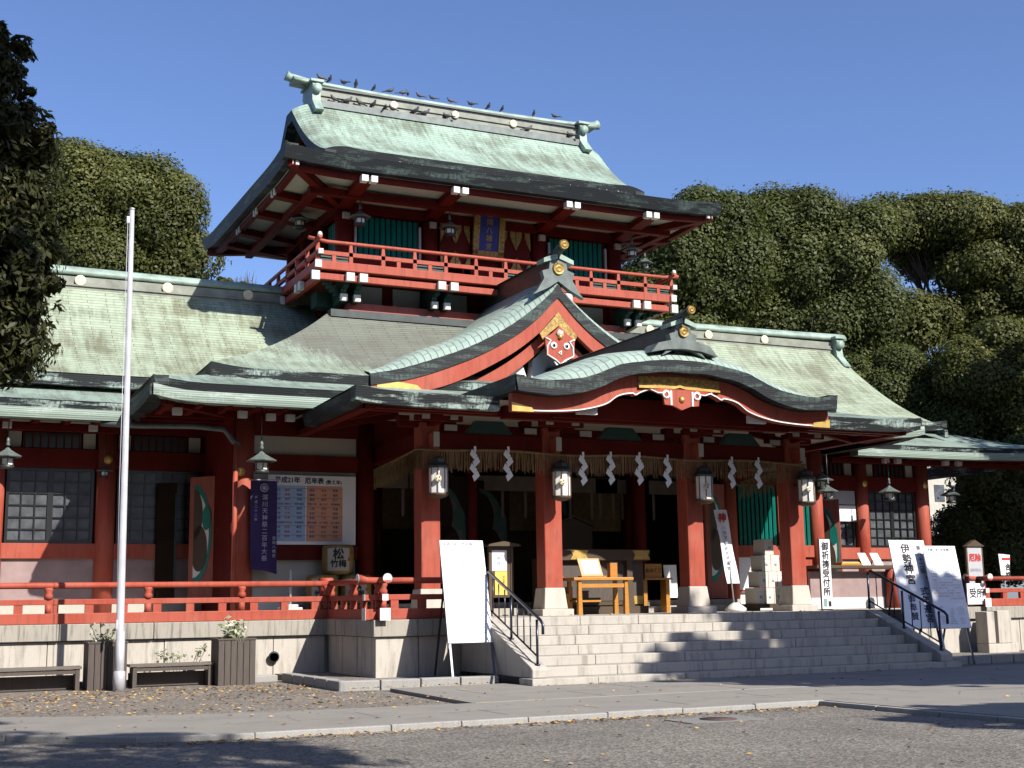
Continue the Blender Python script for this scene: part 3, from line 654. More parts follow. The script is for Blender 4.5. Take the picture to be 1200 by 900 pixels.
for y in (33, 34.6, 36.0): part('tower_column', MB().lathe([(.22, 8.7), (.22, 12.2)], (10.12, y, 0), 14), SHADE_RED)
part('tower_beam', MB().box(9.9, 2*X0-9.9, 31.28, 31.5, 11.40, 11.62).box(10.1, 2*X0-10.1, 31.36, 31.54, 10.02, 10.2).box(9.9, 10.1, 31.5, 36.2, 11.40, 11.62), SHADE_RED)
for x in (10.42, 12.2, 16.02, 17.8): part('white_strip', MB().box(x-.03, x+.03, 31.33, 31.4, 10.2, 11.2), GREYP)
def lattice(x0, x1, y, z0, z1, n, w, parent, name='lattice_window', mf=None, r=.05):
    f = part(name, MB().box(x0, x1, y+.1, y+.14, z0, z1), BLACK, parent)
    for i in range(n):
        x = x0+(i+.5)*(x1-x0)/n; part('lattice_bar', MB().prism([(x-w/2, y), (x, y-w*.45), (x+w/2, y), (x, y+w*.45)], z0, z1, 'Z'), mf or TEAL, f)
    return f
lattice(10.5, 12.18, 31.42, 10.2, 11.34, 11, .12, HALL); lattice(2*X0-12.18, 2*X0-10.5, 31.42, 10.2, 11.34, 11, .12, HALL)
f = part('lattice_window', MB().box(10.2, 10.24, 31.7, 32.8, 10.2, 11.34), BLACK)
for i in range(7): y = 31.8+i*.15; part('lattice_bar', MB().box(10.13, 10.19, y-.045, y+.045, 10.2, 11.34), TEAL, f)
# gold-diamond doors
for (a, b) in ((12.78, 13.66), (14.58, 15.46)):
    d = part('door', MB().box(a, b, 31.40, 31.5, 10.05, 11.5), SHADE_RED)
    mb = MB()
    for (x0, x1) in ((a, (a+b)/2), ((a+b)/2, b)):
        w = (x1-x0)/2
        for z, s in ((11.5, -1), (10.05, 1)):
            mb.prism([(x0+.01, z), (x0+.01, z+s*.62), (x0+w*.75, z+s*.28), (x0+w*.9, z)] if s < 0 else [(x0+.01, z), (x0+w*.9, z), (x0+w*.75, z+s*.28), (x0+.01, z+s*.62)], 31.36, 31.40)
            mb.prism([(x1-.01, z), (x1-w*.9, z), (x1-w*.75, z+s*.28), (x1-.01, z+s*.62)] if s < 0 else [(x1-.01, z), (x1-.01, z+s*.62), (x1-w*.75, z+s*.28), (x1-w*.9, z)], 31.36, 31.40)
    part('gilt_fitting', mb, GOLDF, d)
# balcony
BX0, BX1, BY = 9.0, 2*X0-9.0, 30.1
def ring(mb, x0, x1, y0, y1, z0, z1, t, m=0):
    """square-section frame on three sides (front, left, right)"""
    mb.box(x0, x1, y0, y0+t, z0, z1, m); mb.box(x0, x0+t, y0+t, y1, z0, z1, m); mb.box(x1-t, x1, y0+t, y1, z0, z1, m); return mb
bal = part('balcony', MB().box(BX0+.1, BX1-.1, BY+.1, 37.4, 9.55, 9.64), RED)
part('balcony_edge', ring(MB(), BX0, BX1, BY, 37.5, 9.50, 9.715, .16), RED, bal, .012)
part('balcony_joist', ring(MB(), BX0+.08, BX1-.08, BY+.08, 37.4, 9.26, 9.42, .14), RED, bal, .012)
mb = ring(MB(), BX0+.22, BX1-.22, BY+.22, 37.2, 9.42, 9.5, .1); part('balcony_board', mb, SHADE_RED, bal)
mb = MB(); mb.tube([(BX0-.18, BY+.06, 10.27), (BX0+.3, BY+.06, 10.205), (BX1-.3, BY+.06, 10.205), (BX1+.18, BY+.06, 10.27)], .05, 8); mb.tube([(BX0+.06, BY-.18, 10.27), (BX0+.06, BY+.3, 10.205), (BX0+.06, 37.5, 10.205)], .05, 8); mb.tube([(BX1-.06, BY-.18, 10.27), (BX1-.06, BY+.3, 10.205), (BX1-.06, 37.5, 10.205)], .05, 8)
part('top_rail', mb, RED, bal)
mb = ring(MB(), BX0+.02, BX1-.02, BY+.02, 37.5, 9.87, 9.97, .08); part('middle_rail', mb, RED, bal)
posts = [BX0+.06]+[BX0+.06+(BX1-BX0-.12)*i/12 for i in range(1, 12)]+[BX1-.06]
for x in posts: part('baluster', MB().prism([(x-.05, 9.7), (x+.05, 9.7), (x+.05, 10.0), (x+.035, 10.16), (x-.035, 10.16), (x-.05, 10.0)], BY+.02, BY+.10), RED, bal)
for i in range(1, 9): y = BY+.06+i*.9; part('baluster', MB().box(BX0+.02, BX0+.1, y-.05, y+.05, 9.7, 10.16), RED, bal)
for i in range(12):
    if i % 3 != 1: part('baluster', MB().box(posts[i]+.36, posts[i]+.46, BY+.02, BY+.1, 9.7, 9.88), RED, bal)
for i in (0, 3, 6, 9, 11): part('panel_bars', MB().box(posts[i]+.06, posts[i+1]-.06, BY+.05, BY+.08, 9.73, 9.77).box(posts[i]+.06, posts[i+1]-.06, BY+.05, BY+.08, 9.81, 9.85), DTEAL, bal)
for s, x in ((-1, BX0), (1, BX1)):
    mb = MB().lathe([(0, 0), (.055, .02), (.065, .06), (.04, .12), (0, .14)], (x+s*-.06, BY-.12, 10.26), 10); part('white_cap', mb, WHITE, bal)
    part('white_cap', MB().box(x-.02+s*-.06, x+.1+s*-.06, BY-.10, BY-.0, 9.86, 9.98), WHITE, bal); part('white_cap', MB().box(x-.08+s*-.05, x+.08+s*-.05, BY-.07, BY-.003, 9.52, 9.70), WHITE, bal)
    part('white_cap', MB().box(x-s*.0-.1, x+.1, BY-.02, BY+.07, 9.22, 9.44), WHITE, bal)
pairs = [10.05, 12.48, 2*X0-12.48, 2*X0-10.05]
for x in pairs:
    for s in (-1, 1):
        part('rafter_end', MB().box(x+s*.17-.105, x+s*.17+.105, BY-.04, BY+.079, 9.25, 9.46), WHITE, bal, .008)
        part('rafter_end', MB().box(x+s*.17-.09, x+s*.17+.09, BY+.46, BY+.56, 8.86, 9.04), WHITE, bal, .008)
    mb = MB()
    for s in (-1, 1):
        mb.prism([(BY+.56, 9.02), (BY+.56, 8.88), (31.4, 8.80), (31.4, 9.4), (BY+.3, 9.4), (BY+.3, 9.2), (BY+.5, 9.15)], x+s*.17-.07, x+s*.17+.07, 'X')
    part('bracket', mb, DTEAL, bal)
for y in (31.6, 33.4, 35.4):
    for s in (-1, 1): part('rafter_end', MB().box(BX0-.04, BX0+.079, y+s*.16-.1, y+s*.16+.1, 9.25, 9.46), WHITE, bal)
    part('bracket', MB().box(BX0+.4, 10.1, y-.25, y+.25, 8.85, 9.25), DTEAL, bal)
mb = MB()
for k in range(9): mb.box(BX0+.3+k*.13, BX0+.42+k*.13, BY+.3+k*.13, BY+.46+k*.13, 9.2-k*.06, 9.36-k*.06)
part('corner_bracket', mb, DTEAL, bal)
mb = MB()
for k in range(9): mb.box(BX1-.42-k*.13, BX1-.3-k*.13, BY+.3+k*.13, BY+.46+k*.13, 9.2-k*.06, 9.36-k*.06)
part('corner_bracket', mb, DTEAL, bal)
# big lower eave of the tower
TX0, TX1, TY0, TY1 = 7.95, 2*X0-7.95, 29.15, 38.45
Ef = line((TX0, TY0, 12.13), (TX1, TY0, 12.13), .10, .16); El = line((TX0, TY1, 12.13), (TX0, TY0, 12.13), .16, .2); Er = line((TX1, TY0, 12.13), (TX1, TY1, 12.13), .1, .2)
Pf, Uf = roof(Ef, line((9.5, 30.95, 12.62), (2*X0-9.5, 30.95, 12.62)), .2, 40, 5)
Pl, Ul = roof(El, line((9.5, 36.65, 12.62), (9.5, 30.95, 12.62)), .2, 24, 5); Pr, Ur = roof(Er, line((2*X0-9.5, 30.95, 12.62), (2*X0-9.5, 36.65, 12.62)), .2, 24, 5)
ts = part('tower_eave_roof', MB().grid(Pf, 0, Uf).grid(Pl, 0, Ul).grid(Pr, 0, Ur), ROOF_T)
S4 = [(0, 0), (.35, 0), (.35, -.32), (.10, -.32), (.05, -.16)]
mb = MB().sweep(pathof(Ef, 40), S4, (0, 1)).sweep([(p[0]-.003, max(p[1], TY0+.11), p[2]-.003) for p in pathof(El, 30)], S4, (1, 0)).sweep([(p[0]+.003, max(p[1], TY0+.11), p[2]-.003) for p in pathof(Er, 30)], S4, (-1, 0)); part('eave_edge', mb, EDGE, ts)
# soffit with red rafters
sf = MB(); zs, zw = 11.80, 11.66
C4 = [(TX0+.3, TY0+.3), (TX1-.3, TY0+.3), (TX1-.3, TY1-.3), (TX0+.3, TY1-.3)]; W4 = [(10.1, 31.45), (2*X0-10.1, 31.45), (2*X0-10.1, 36.1), (10.1, 36.1)]
for i in range(4):
    j = (i+1) % 4; 
    n = 12
    for k in range(n):
        a, b = k/n, (k+1)/n
        fa = lambda t: (lerp(C4[i][0], C4[j][0], t), lerp(C4[i][1], C4[j][1], t), zs+sori(t, .12, .18)); wa = lambda t: (lerp(W4[i][0], W4[j][0], t), lerp(W4[i][1], W4[j][1], t), zw)
        quad(sf, fa(a), fa(b), wa(b), wa(a))
part('soffit', sf, CREAM, ts)
mb = MB()
mb.sweep([(p[0], p[1]+.32, p[2]-.43) for p in pathof(Ef, 40) if TX0+.25 < p[0] < TX1-.25], [(0, .1), (.14, .1), (.14, -.04), (0, -.04)], (0, 1)); mb.sweep([(p[0]+.32, p[1], p[2]-.43) for p in pathof(El, 40) if TY0+.25 < p[1] < TY1-.25], [(0, .1), (.14, .1), (.14, -.04), (0, -.04)], (1, 0)); mb.sweep([(p[0]-.32, p[1], p[2]-.43) for p in pathof(Er, 40) if TY0+.25 < p[1] < TY1-.25], [(0, .1), (.14, .1), (.14, -.04), (0, -.04)], (-1, 0))
for cx, cy, wx, wy in ((TX0+.2, TY0+.2, 10.1, 31.45), (TX1-.2, TY0+.2, 2*X0-10.1, 31.45), (TX0+.2, TY1-.2, 10.1, 36.1)): mb.beam((cx, cy, 11.86), (wx, wy, 11.55), .2, .22)
mb.box(8.9, 2*X0-8.9, 30.35, 30.55, 11.48, 11.66); mb.box(8.95, 9.15, 30.4, 37.1, 11.47, 11.65); mb.box(2*X0-9.15, 2*X0-8.95, 30.4, 37.1, 11.47, 11.65)
for x in pairs: mb.beam((x, 29.5, 11.68), (x, 31.4, 11.5), .34, .15)
for y in (31.5, 33.3, 35.2, 36.6): 
    mb.beam((8.3, y, 11.68), (10.1, y, 11.5), .30, .15); mb.beam((2*X0-8.3, y, 11.68), (2*X0-10.1, y, 11.5), .30, .15)
part('eave_beams', mb, SHADE_RED, ts)
for x in (10.1, 12.52, 2*X0-12.52, 2*X0-10.1):
    for s in (-1, 1): part('rafter_end', MB().box(x+s*.12-.085, x+s*.12+.085, 29.28, 29.48, 11.58, 11.74), WHITE, ts, .006)
for y in (31.4, 33.2, 35.1):
    for s in (-1, 1): part('rafter_end', MB().box(8.24, 8.29, y+s*.12-.06, y+s*.12+.06, 11.61, 11.76), WHITE, ts)
for x in (TX0+.3, TX1-.3): part('rafter_end', MB().box(x-.08, x+.08, TY0+.16, TY0+.3, 11.78, 11.98), WHITE, ts)
for x in (10.12, 2*X0-10.12, 12.51, 2*X0-12.51): part('rafter_end', MB().box(x-.09, x+.09, 31.15, 31.25, 11.18, 11.34), CREAM, ts)
# step between the two tower roofs: dark openwork band
sb = part('roof_step_band', MB().box(9.7, 2*X0-9.7, 31.15, 36.4, 12.5, 12.85), DCOP)
rr = random.Random(3); mb = MB()
for i in range(58): 
    x = 9.7+i*.155; mb.box(x, x+.05, 30.98, 31.16, 12.60, 12.72+.06*rr.random()); mb.tube([(x, 31.0, 12.62+.05*rr.random()), (x+.08, 30.95, 12.72), (x+.15, 31.0, 12.62)], .02, 5)
mb.box(9.6, 2*X0-9.6, 30.93, 31.1, 12.70, 12.745); part('openwork', mb, EDGE, sb)
mb = MB()
for i in range(110):
    x = rr.uniform(9.7, 2*X0-9.7); y = rr.uniform(30.6, 30.93); mb.tube([(x, y, 12.56+(y-30.6)*.25), (x+rr.uniform(.02, .07), y, 12.60+(y-30.6)*.25+rr.uniform(.02, .10)), (x+rr.uniform(.06, .16), y+.02, 12.60+(y-30.6)*.25)], rr.uniform(.008, .022), 4)
part('scrollwork', mb, GCOP, sb)
# upper gabled roof of the tower
UX0, UX1 = 9.42, 2*X0-9.42
Ef = line((UX0, 30.8, 12.93), (UX1, 30.8, 12.93), .12, .14); Tf = line((UX0-.12, 33.55, 15.12), (UX1+.12, 33.55, 15.12))
def udrop(u, v, p): return .22*max(0, 1-(p[0]-UX0)/.7)**2+.22*max(0, 1-(UX1-p[0])/.7)**2
P, U = roof(Ef, Tf, .48, 70, 16, udrop)
Eb = line((UX0, 36.8, 12.93), (UX1, 36.8, 12.93), .12, .14); Tb = line((UX0-.12, 34.05, 15.12), (UX1+.12, 34.05, 15.12)); Pb, Ub = roof(Eb, Tb, .48, 70, 16, udrop)
tr = part('tower_roof', MB().grid(P, 0, U).grid(Pb, 0, Ub), ROOF_T)
mb = MB().sweep([(p[0], p[1], p[2]) for p in P[0]], [(0, 0), (.3, .05), (.3, -.27), (.06, -.27)], (0, 1))
for k, s in ((0, 1), (-1, -1)):
    vg = [tuple(r[k]) for r in P]+[tuple(r[k]) for r in reversed(Pb)]
    mb.sweep([(p[0]-s*.003, p[1], p[2]-.004) for p in vg], [(0, 0), (s*.3, .0), (s*.3, -.30), (s*.02, -.30)], (1, 0))
part('eave_edge', mb, EDGE, tr)
for s, x in ((1, UX0+.55), (-1, UX1-.55)): part('gable_wall', MB().prism([(31.2, 12.5), (32.2, 13.2), (33.8, 14.9), (35.4, 13.2), (36.4, 12.5)], x-.04, x+.04, 'X'), RED, tr)
part('barge_board', MB().sweep([(UX0+.32, p[0][1], p[0][2]-.32) for p in P]+[(UX0+.32, p[0][1], p[0][2]-.32) for p in reversed(Pb)], [(0, 0), (.08, 0), (.08, -.3), (0, -.3)], (1, 0)), SHADE_RED, tr)
tg = part('tower_ridge', MB().box(9.9, 2*X0-9.9, 33.5, 34.1, 15.0, 15.55).box(9.88, 2*X0-9.88, 33.42, 34.18, 15.0, 15.14).box(9.88, 2*X0-9.88, 33.46, 34.14, 15.33, 15.36), RIDGEB)
part('ridge_foot_band', MB().box(9.95, 2*X0-9.95, 33.36, 33.42, 14.97, 15.16), GCOP, tg)
capp = [(x, 33.8, 15.66+.10*abs((x-X0)/4.8)**3) for x in np.linspace(9.36, 2*X0-9.36, 30)]
part('ridge_cap', MB().sweep(capp, [(-.27, -.05), (-.25, .03), (-.16, .095), (0, .13), (.16, .095), (.25, .03), (.27, -.05)], (0, 1), 0, True), RIDGEM, tg)
part('ridge_groove', MB().box(9.9, 2*X0-9.9, 33.44, 34.16, 15.55, 15.595), DCOP, tg)
for s, x in ((-1, 9.36), (1, 2*X0-9.36)): part('ridge_tile_tube', MB().tube([(x-s*.5, 33.8, 15.78), (x+s*.06, 33.8, 15.86), (x+s*.16, 33.8, 15.90)], [.12, .12, .15], 12), RIDGEM, tg)
for x in (12.25, X0+.02, 16.0): part('ridge_crest', MB().lathe([(0, -.03), (.09, -.035), (.115, -.02), (.115, 0), (0, .0)], (x, 33.47, 15.38), 18, 0, 'Y', smooth=False), CRESTP, tg)
ridge_end(9.95, 33.8, 15.64, -1, .85, tg); ridge_end(2*X0-9.95, 33.8, 15.64, 1, .85, tg)

# ---------------- ground floor: wing walls and windows
def column(x, y, z0, z1, r=.21, m=RED, name='column'): return part(name, MB().lathe([(r, z0), (r, z1)], (x, y, 0), 20), m)
WY = 30.1; WK = 30.1/30.6
def bay(x0, x1, glassrows=5, frame=BLACK):
    """one wing bay between columns: plinth boards, sill, sliding windows, transom"""
    part('base_stone', MB().box(x0-.25, x1+.25, WY-.02, WY+.2, 1.1, 1.53), CREAM)
    part('plinth_panel', MB().box(x0-.2, x1+.2, WY+.0, WY+.2, 1.53, 2.47), PINK)
    part('sill_beam', MB().box(x0-.2, x1+.2, WY-.08, WY+.2, 2.47, 2.80), RED, bevel=.01)
    part('lintel_beam', MB().box(x0-.2, x1+.2, WY-.08, WY+.2, 4.44, 4.86), SHADE_RED, bevel=.01)  # lintel and top beam in darkened red, eave shade put into colour
    part('top_beam', MB().box(x0-.2, x1+.2, WY-.08, WY+.2, 5.24, 5.6), SHADE_RED)
    a, b = x0+.03, x1-.03; w = part('window', MB().box(a, b, WY+.06, WY+.10, 2.8, 4.44), frame)
    mb = MB()
    for k in range(2):
        p, q = lerp(a, b, k/2), lerp(a, b, (k+1)/2)
        part('pane', MB().box(p+.05, q-.05, WY+.035+.012*k, WY+.055, 2.85, 4.40), GLASS, w)
        for i in range(4): x = lerp(p+.03, q-.03, i/3); mb.box(x-(.03 if i in (0, 3) else .014), x+(.03 if i in (0, 3) else .014), WY+.0, WY+.03, 2.82, 4.42)
        for i in range(glassrows+2): z = lerp(2.84, 4.40, i/(glassrows+1)); mb.box(p, q, WY+.004, WY+.034, z-(.035 if i in (0, glassrows+1) else .014), z+(.035 if i in (0, glassrows+1) else .014))
    part('lattice_bars', mb, frame, w)
    t = part('transom_window', MB().box(a+.3, b-.3, WY+.03, WY+.08, 4.88, 5.22), BLACK)
    mb = MB()
    for i in range(8): x = lerp(a+.33, b-.33, i/7); mb.box(x-.012, x+.012, WY+.0, WY+.029, 4.88, 5.22)
    part('lattice_bars', mb, GREYP if False else SHADE_RED, t)
    for p, q in ((a, a+.26), (b-.26, b)): part('white_panel', MB().box(p, q, WY+.02, WY+.08, 4.88, 5.22), CREAM)
for a, b in ((-.05, 1.77), (2.2, 4.10), (4.55, 6.45), (25.98, 27.83), (23.7, 25.52)): bay(a*WK, b*WK)
for x in (-.27*WK, 1.98*WK, 4.33*WK, 25.76*WK, 28.06*WK, 23.45*WK):
    column(x, WY, 1.1, 5.6)
    part('gilt_fitting', MB().lathe([(0, -.02), (.09, -.015), (.1, 0), (0, 0)], (x, WY-.212, 4.63), 14, 0, 'Y'), GOLD)
for a in ((-.3, 6.5, WY+.2, WY+.4, 1.1, 6.25), (21.8, 28.1, WY+.2, WY+.4, 1.1, 6.25), (27.9, 28.1, WY+.4, 37, 1.1, 6.0)): part('wall', MB().box(*a), SHADE_RED)
# reception opening in the right wing: white paper blind above a counter window
part('blind', MB().box(24.33*WK, 25.5*WK, WY-.06, WY-.05, 3.55, 4.0), PAPER); part('blind', MB().box(24.33*WK, 25.5*WK, WY-.05, WY-.04, 4.03, 4.42), GREYP)

# ---------------- central block walls
CY = 27.4
for x in (6.68, 9.35, 2*X0-9.35, 2*X0-6.68): column(x, CY, 1.1, 5.5, .2, SHADE_RED if x in (9.35,) else RED)  # left hall column in the shade-darkened red, its twin vermilion
for x in (6.68,): part('gilt_fitting', MB().lathe([(0, -.02), (.09, -.015), (.1, 0), (0, 0)], (x-.12, CY-.19, 4.18), 14, 0, 'Y'), GOLD)
for a, b in ((6.68, 9.35), (2*X0-9.35, 2*X0-6.68)):
    part('wall_panel', MB().box(a, b, CY+.04, CY+.14, 1.5, 5.4), CREAM); part('base_stone', MB().box(a, b, CY-.03, CY+.2, 1.1, 1.5), WHITE)
    part('lintel_beam', MB().box(a, b, CY-.08, CY+.12, 4.24, 4.58), SHADE_RED); part('top_beam', MB().box(a, b, CY-.08, CY+.12, 4.98, 5.44), SHADE_RED)
    part('white_panel', MB().box(a+.2, b-.2, CY+.0, CY+.039, 4.58, 4.98), CREAM)
part('sill_beam', MB().box(6.68, 9.35, CY-.08, CY+.12, 2.35, 2.66), SHADE_RED, bevel=.01)  # left sill takes the shaded red, the sunlit right one vermilion
part('sill_beam', MB().box(2*X0-9.35, 2*X0-6.68, CY-.1, CY+.12, 2.42, 2.72), RED, bevel=.01); part('wall_panel', MB().box(2*X0-9.35, 2*X0-6.68, CY-.03, CY+.03, 1.55, 2.42), RED)
lattice(2*X0-9.12, 2*X0-7.95, CY-.06, 2.72, 4.2, 9, .09, HALL); lattice(2*X0-7.7, 2*X0-6.9, CY-.06, 2.72, 4.2, 6, .09, HALL)
part('jamb_post', MB().box(2*X0-7.92, 2*X0-7.74, CY-.1, CY+.04, 1.5, 4.24), RED)
for z in (3.0, 3.6): part('white_panel', MB().box(2*X0-7.72, 2*X0-7.58, CY-.14, CY-.105, z, z+.35), PAPER)
for x in (6.5, 2*X0-6.5):
    part('side_wall', MB().box(x-.08, x+.08, CY, WY+.2, 1.1, 5.5), SHADE_RED)
for x in (6.5, 2*X0-6.5): part('side_wall', MB().box(x-.08, x+.08, WY+.2, 33.2, 1.1, 6.2), SHADE_RED)
# dark hall behind the open front
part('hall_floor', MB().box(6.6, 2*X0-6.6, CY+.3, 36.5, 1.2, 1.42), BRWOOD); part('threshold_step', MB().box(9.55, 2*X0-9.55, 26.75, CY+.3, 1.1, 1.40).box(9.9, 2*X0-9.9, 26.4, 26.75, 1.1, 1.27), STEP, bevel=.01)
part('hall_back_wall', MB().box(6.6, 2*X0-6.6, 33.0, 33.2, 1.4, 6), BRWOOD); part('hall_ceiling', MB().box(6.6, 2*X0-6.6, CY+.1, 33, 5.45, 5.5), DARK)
part('hall_lintel', MB().box(9.35, 2*X0-9.35, CY-.06, CY+.12, 4.42, 5.45), SHADE_RED)
for x in (11.9, 2*X0-11.9): column(x, CY+.1, 1.4, 5.4, .17, SHADE_RED)
for x in (10.6, 12.7, 15.5, 17.6): part('inner_pillar', MB().lathe([(.15, 1.4), (.15, 5.4)], (x, 30.2, 0), 14), SHADE_RED)
for a, b in ((10.75, 12.55), (12.85, 15.35), (15.65, 17.45)): part('reed_blind', MB().box(a, b, 30.3, 30.33, 3.2, 4.6), STRAW)
part('altar_shelf', MB().box(12.6, 15.7, 31.2, 32.4, 1.4, 2.3), BRWOOD)
# white curtains and open round-motif doors inside, hall shade put into their colours
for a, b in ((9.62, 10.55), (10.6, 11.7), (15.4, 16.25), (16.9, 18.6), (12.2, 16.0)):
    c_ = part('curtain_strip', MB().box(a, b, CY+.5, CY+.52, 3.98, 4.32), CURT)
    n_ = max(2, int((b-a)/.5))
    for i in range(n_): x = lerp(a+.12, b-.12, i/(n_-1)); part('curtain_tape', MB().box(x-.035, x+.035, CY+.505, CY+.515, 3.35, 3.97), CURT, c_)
def motif_door(p, q, y0, z0, z1, m, parent=HALL, dirx=False):
    """door leaf from p to q (x,y) with a painted medallion of two white commas and dark discs"""
    P0, P1 = Vector((p[0], p[1], 0)), Vector((q[0], q[1], 0)); L = (P1-P0).length; ex = (P1-P0)/L; ny = Vector((ex.y, -ex.x, 0))
    if ny.dot(Vector((-.45, -.9, 0))) < 0: ny = -ny
    def loc(u, z, d): v = P0+ex*u+ny*d; return (v.x, v.y, z)
    def slab(pts, d0, d1, mm, name, par): return part(name, MB().hexa([loc(u, z, d0) for u, z in pts], [loc(u, z, d1) for u, z in pts]), mm, par)
    d = slab([(0, z0), (L, z0), (L, z1), (0, z1)], -.035, .035, m, 'door', parent)
    zc = (z0+z1)/2+.1; R = (z1-z0)*.40
    def disc(cu, cz, r, d0, d1, mm, nm, squash=1.):
        pts = [(min(L-.02, max(.2*L, cu+r*squash*math.cos(t))), cz+r*math.sin(t)) for t in np.linspace(0, 2*math.pi, 28, endpoint=False)]
        slab(pts, d0, d1, mm, nm, d)
    k = .72*L/R; cu = .2*L; wm = DGREY if m is DARK else MOTIFW; dk = DARK if m is DARK else BRWOOD; te = DTEAL if m is DARK else TEAL  # doors inside the hall take dimmed copies, shade put into their colours
    disc(cu, zc, R, .036, .042, te, 'medallion', k); disc(cu, zc, R*.86, .043, .048, wm, 'medallion', k)
    disc(cu, zc+R*.40, R*.50, .049, .054, dk, 'comma_mark', k); disc(cu+R*.32*k, zc-R*.28, R*.46, .049, .054, dk, 'comma_mark', k)
    disc(cu+R*.72*k, zc+R*.32, R*.24, .055, .058, te, 'comma_mark', k)
    return d
motif_door((6.02, 29.55), (6.44, 29.0), 0, 1.5, 4.25, RED2)
d_ = part('door', MB().hexa([(5.35, 29.95, 1.6), (5.75, 29.75, 1.6), (5.75, 29.80, 1.6), (5.35, 30.0, 1.6)], [(5.35, 29.95, 4.15), (5.75, 29.75, 4.15), (5.75, 29.80, 4.15), (5.35, 30.0, 4.15)]), DARK); part('teal_edge', MB().beam((5.73, 29.745, 1.9), (5.73, 29.745, 3.9), .03, .02), DTEAL, d_)
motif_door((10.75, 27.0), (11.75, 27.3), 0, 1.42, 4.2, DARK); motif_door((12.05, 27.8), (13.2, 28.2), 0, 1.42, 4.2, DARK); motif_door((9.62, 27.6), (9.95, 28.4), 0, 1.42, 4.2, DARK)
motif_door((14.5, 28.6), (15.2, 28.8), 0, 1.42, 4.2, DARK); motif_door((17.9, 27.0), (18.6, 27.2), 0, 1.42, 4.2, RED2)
motif_door((22.55, 28.6), (22.95, 28.15), 0, 1.2, 4.0, RED2)

# ---------------- porch columns, beams, brackets
PC = [9.67, 12.39, 2*X0-12.39+.02, 2*X0-9.67+.02]; PY = 24.5
for x in PC:
    c_ = part('porch_column', MB().box(x-.205, x+.205, PY-.205, PY+.205, 1.66, 5.0), RED, bevel=.025)
    part('column_base', MB().hexa([(x-.27, PY-.27, 1.25), (x+.27, PY-.27, 1.25), (x+.27, PY+.27, 1.25), (x-.27, PY+.27, 1.25)], [(x-.225, PY-.225, 1.68), (x+.225, PY-.225, 1.68), (x+.225, PY+.225, 1.68), (x-.225, PY+.225, 1.68)]), BASEST, c_, .015)
    part('column_base', MB().box(x-.36, x+.36, PY-.36, PY+.36, 1.1, 1.25), BASEST, c_, .015)
    part('beam_nose', MB().box(x-.06, x+.06, PY-.52, PY-.2, 4.50, 4.74).box(x-.05, x+.05, PY-.45, PY-.2, 4.42, 4.5), RED); part('rafter_end', MB().box(x-.062, x+.062, PY-.535, PY-.52, 4.46, 4.75), CREAM)
    mb = MB().box(x-.2, x+.2, PY-.2, PY+.2, 4.80, 4.92)
    mb.box(x-.62, x+.62, PY-.07, PY+.07, 4.90, 5.02); mb.box(x-.07, x+.07, PY-.62, PY+.5, 4.90, 5.02)
    for d in (-.52, 0, .52): mb.box(x+d-.11, x+d+.11, PY-.1, PY+.1, 5.02, 5.12)
    mb.box(x-.11, x+.11, PY-.62, PY-.4, 5.0, 5.12); part('bracket', mb, SHADE_RED)
    for s in (-1, 1): part('rafter_end', MB().box(x+s*.30-.08, x+s*.30+.08, PY-.74, PY-.70, 4.98, 5.10), CREAM)
    part('bracket', MB().box(x-.5, x+.5, PY-.70, PY-.58, 4.95, 5.06), SHADE_RED)
part('porch_beam', MB().box(PC[0], PC[3], PY-.13, PY+.13, 4.46, 4.80), SHADE_RED, bevel=.015)
for x in (PC[0], PC[3]): part('porch_beam', MB().box(x-.12, x+.12, PY+.2, CY, 4.46, 4.80), SHADE_RED)
for a, b in zip(PC[:-1], PC[1:]): part('frog_leg_strut', MB().prism([((a+b)/2-.55, 4.8), ((a+b)/2-.3, 5.08), ((a+b)/2+.3, 5.08), ((a+b)/2+.55, 4.8)], PY-.08, PY+.08), DTEAL)
for a, b in zip(PC[:-1], PC[1:]):
    for s in (-1, 1): part('rafter_end', MB().box((a+b)/2+s*.9-.14, (a+b)/2+s*.9+.14, PY-.16, PY-.14, 4.84, 4.96), CREAM)
part('porch_purlin', MB().box(PX0+.5, PX1-.5, 23.15, 23.32, 5.0, 5.14), SHADE_RED)
# downpipe from the left lean-to gutter
part('downpipe', MB().tube([(3.9, 28.6, 5.25), (4.6, 28.3, 5.2), (5.6, 27.4, 5.12), (6.2, 27.2, 5.05), (6.38, 27.15, 4.8), (6.5, 27.15, 4.72)], .06, 8), GCOP)
part('downpipe', MB().tube([(6.42, 27.1, 4.75), (6.42, 27.1, 1.2)], .055, 8), RED)

# ================================================================== GROUND AND TERRACE
def sheet(name, pts, z, m, lab=None):
    mb = MB(); mb.v = [(x, y, z) for x, y in pts]; mb.face(range(len(pts)))
    o = mb.build(name, m, recalc=False); return tag(o, kind='structure')
sheet('ground', [(-300, -200), (400, -200), (400, 400), (-300, 400)], 0, GROUND)
gp = lambda x, y: tuple(at(x, y, Z=0)[:2])
sheet('gravel_bed', [(-20, 17.2), (1.2, 17.6), (4.37, 16.9), (7.29, 16.75), (7.40, 22), (7.9, 30), (-20, 30)], .004, GRAVEL)
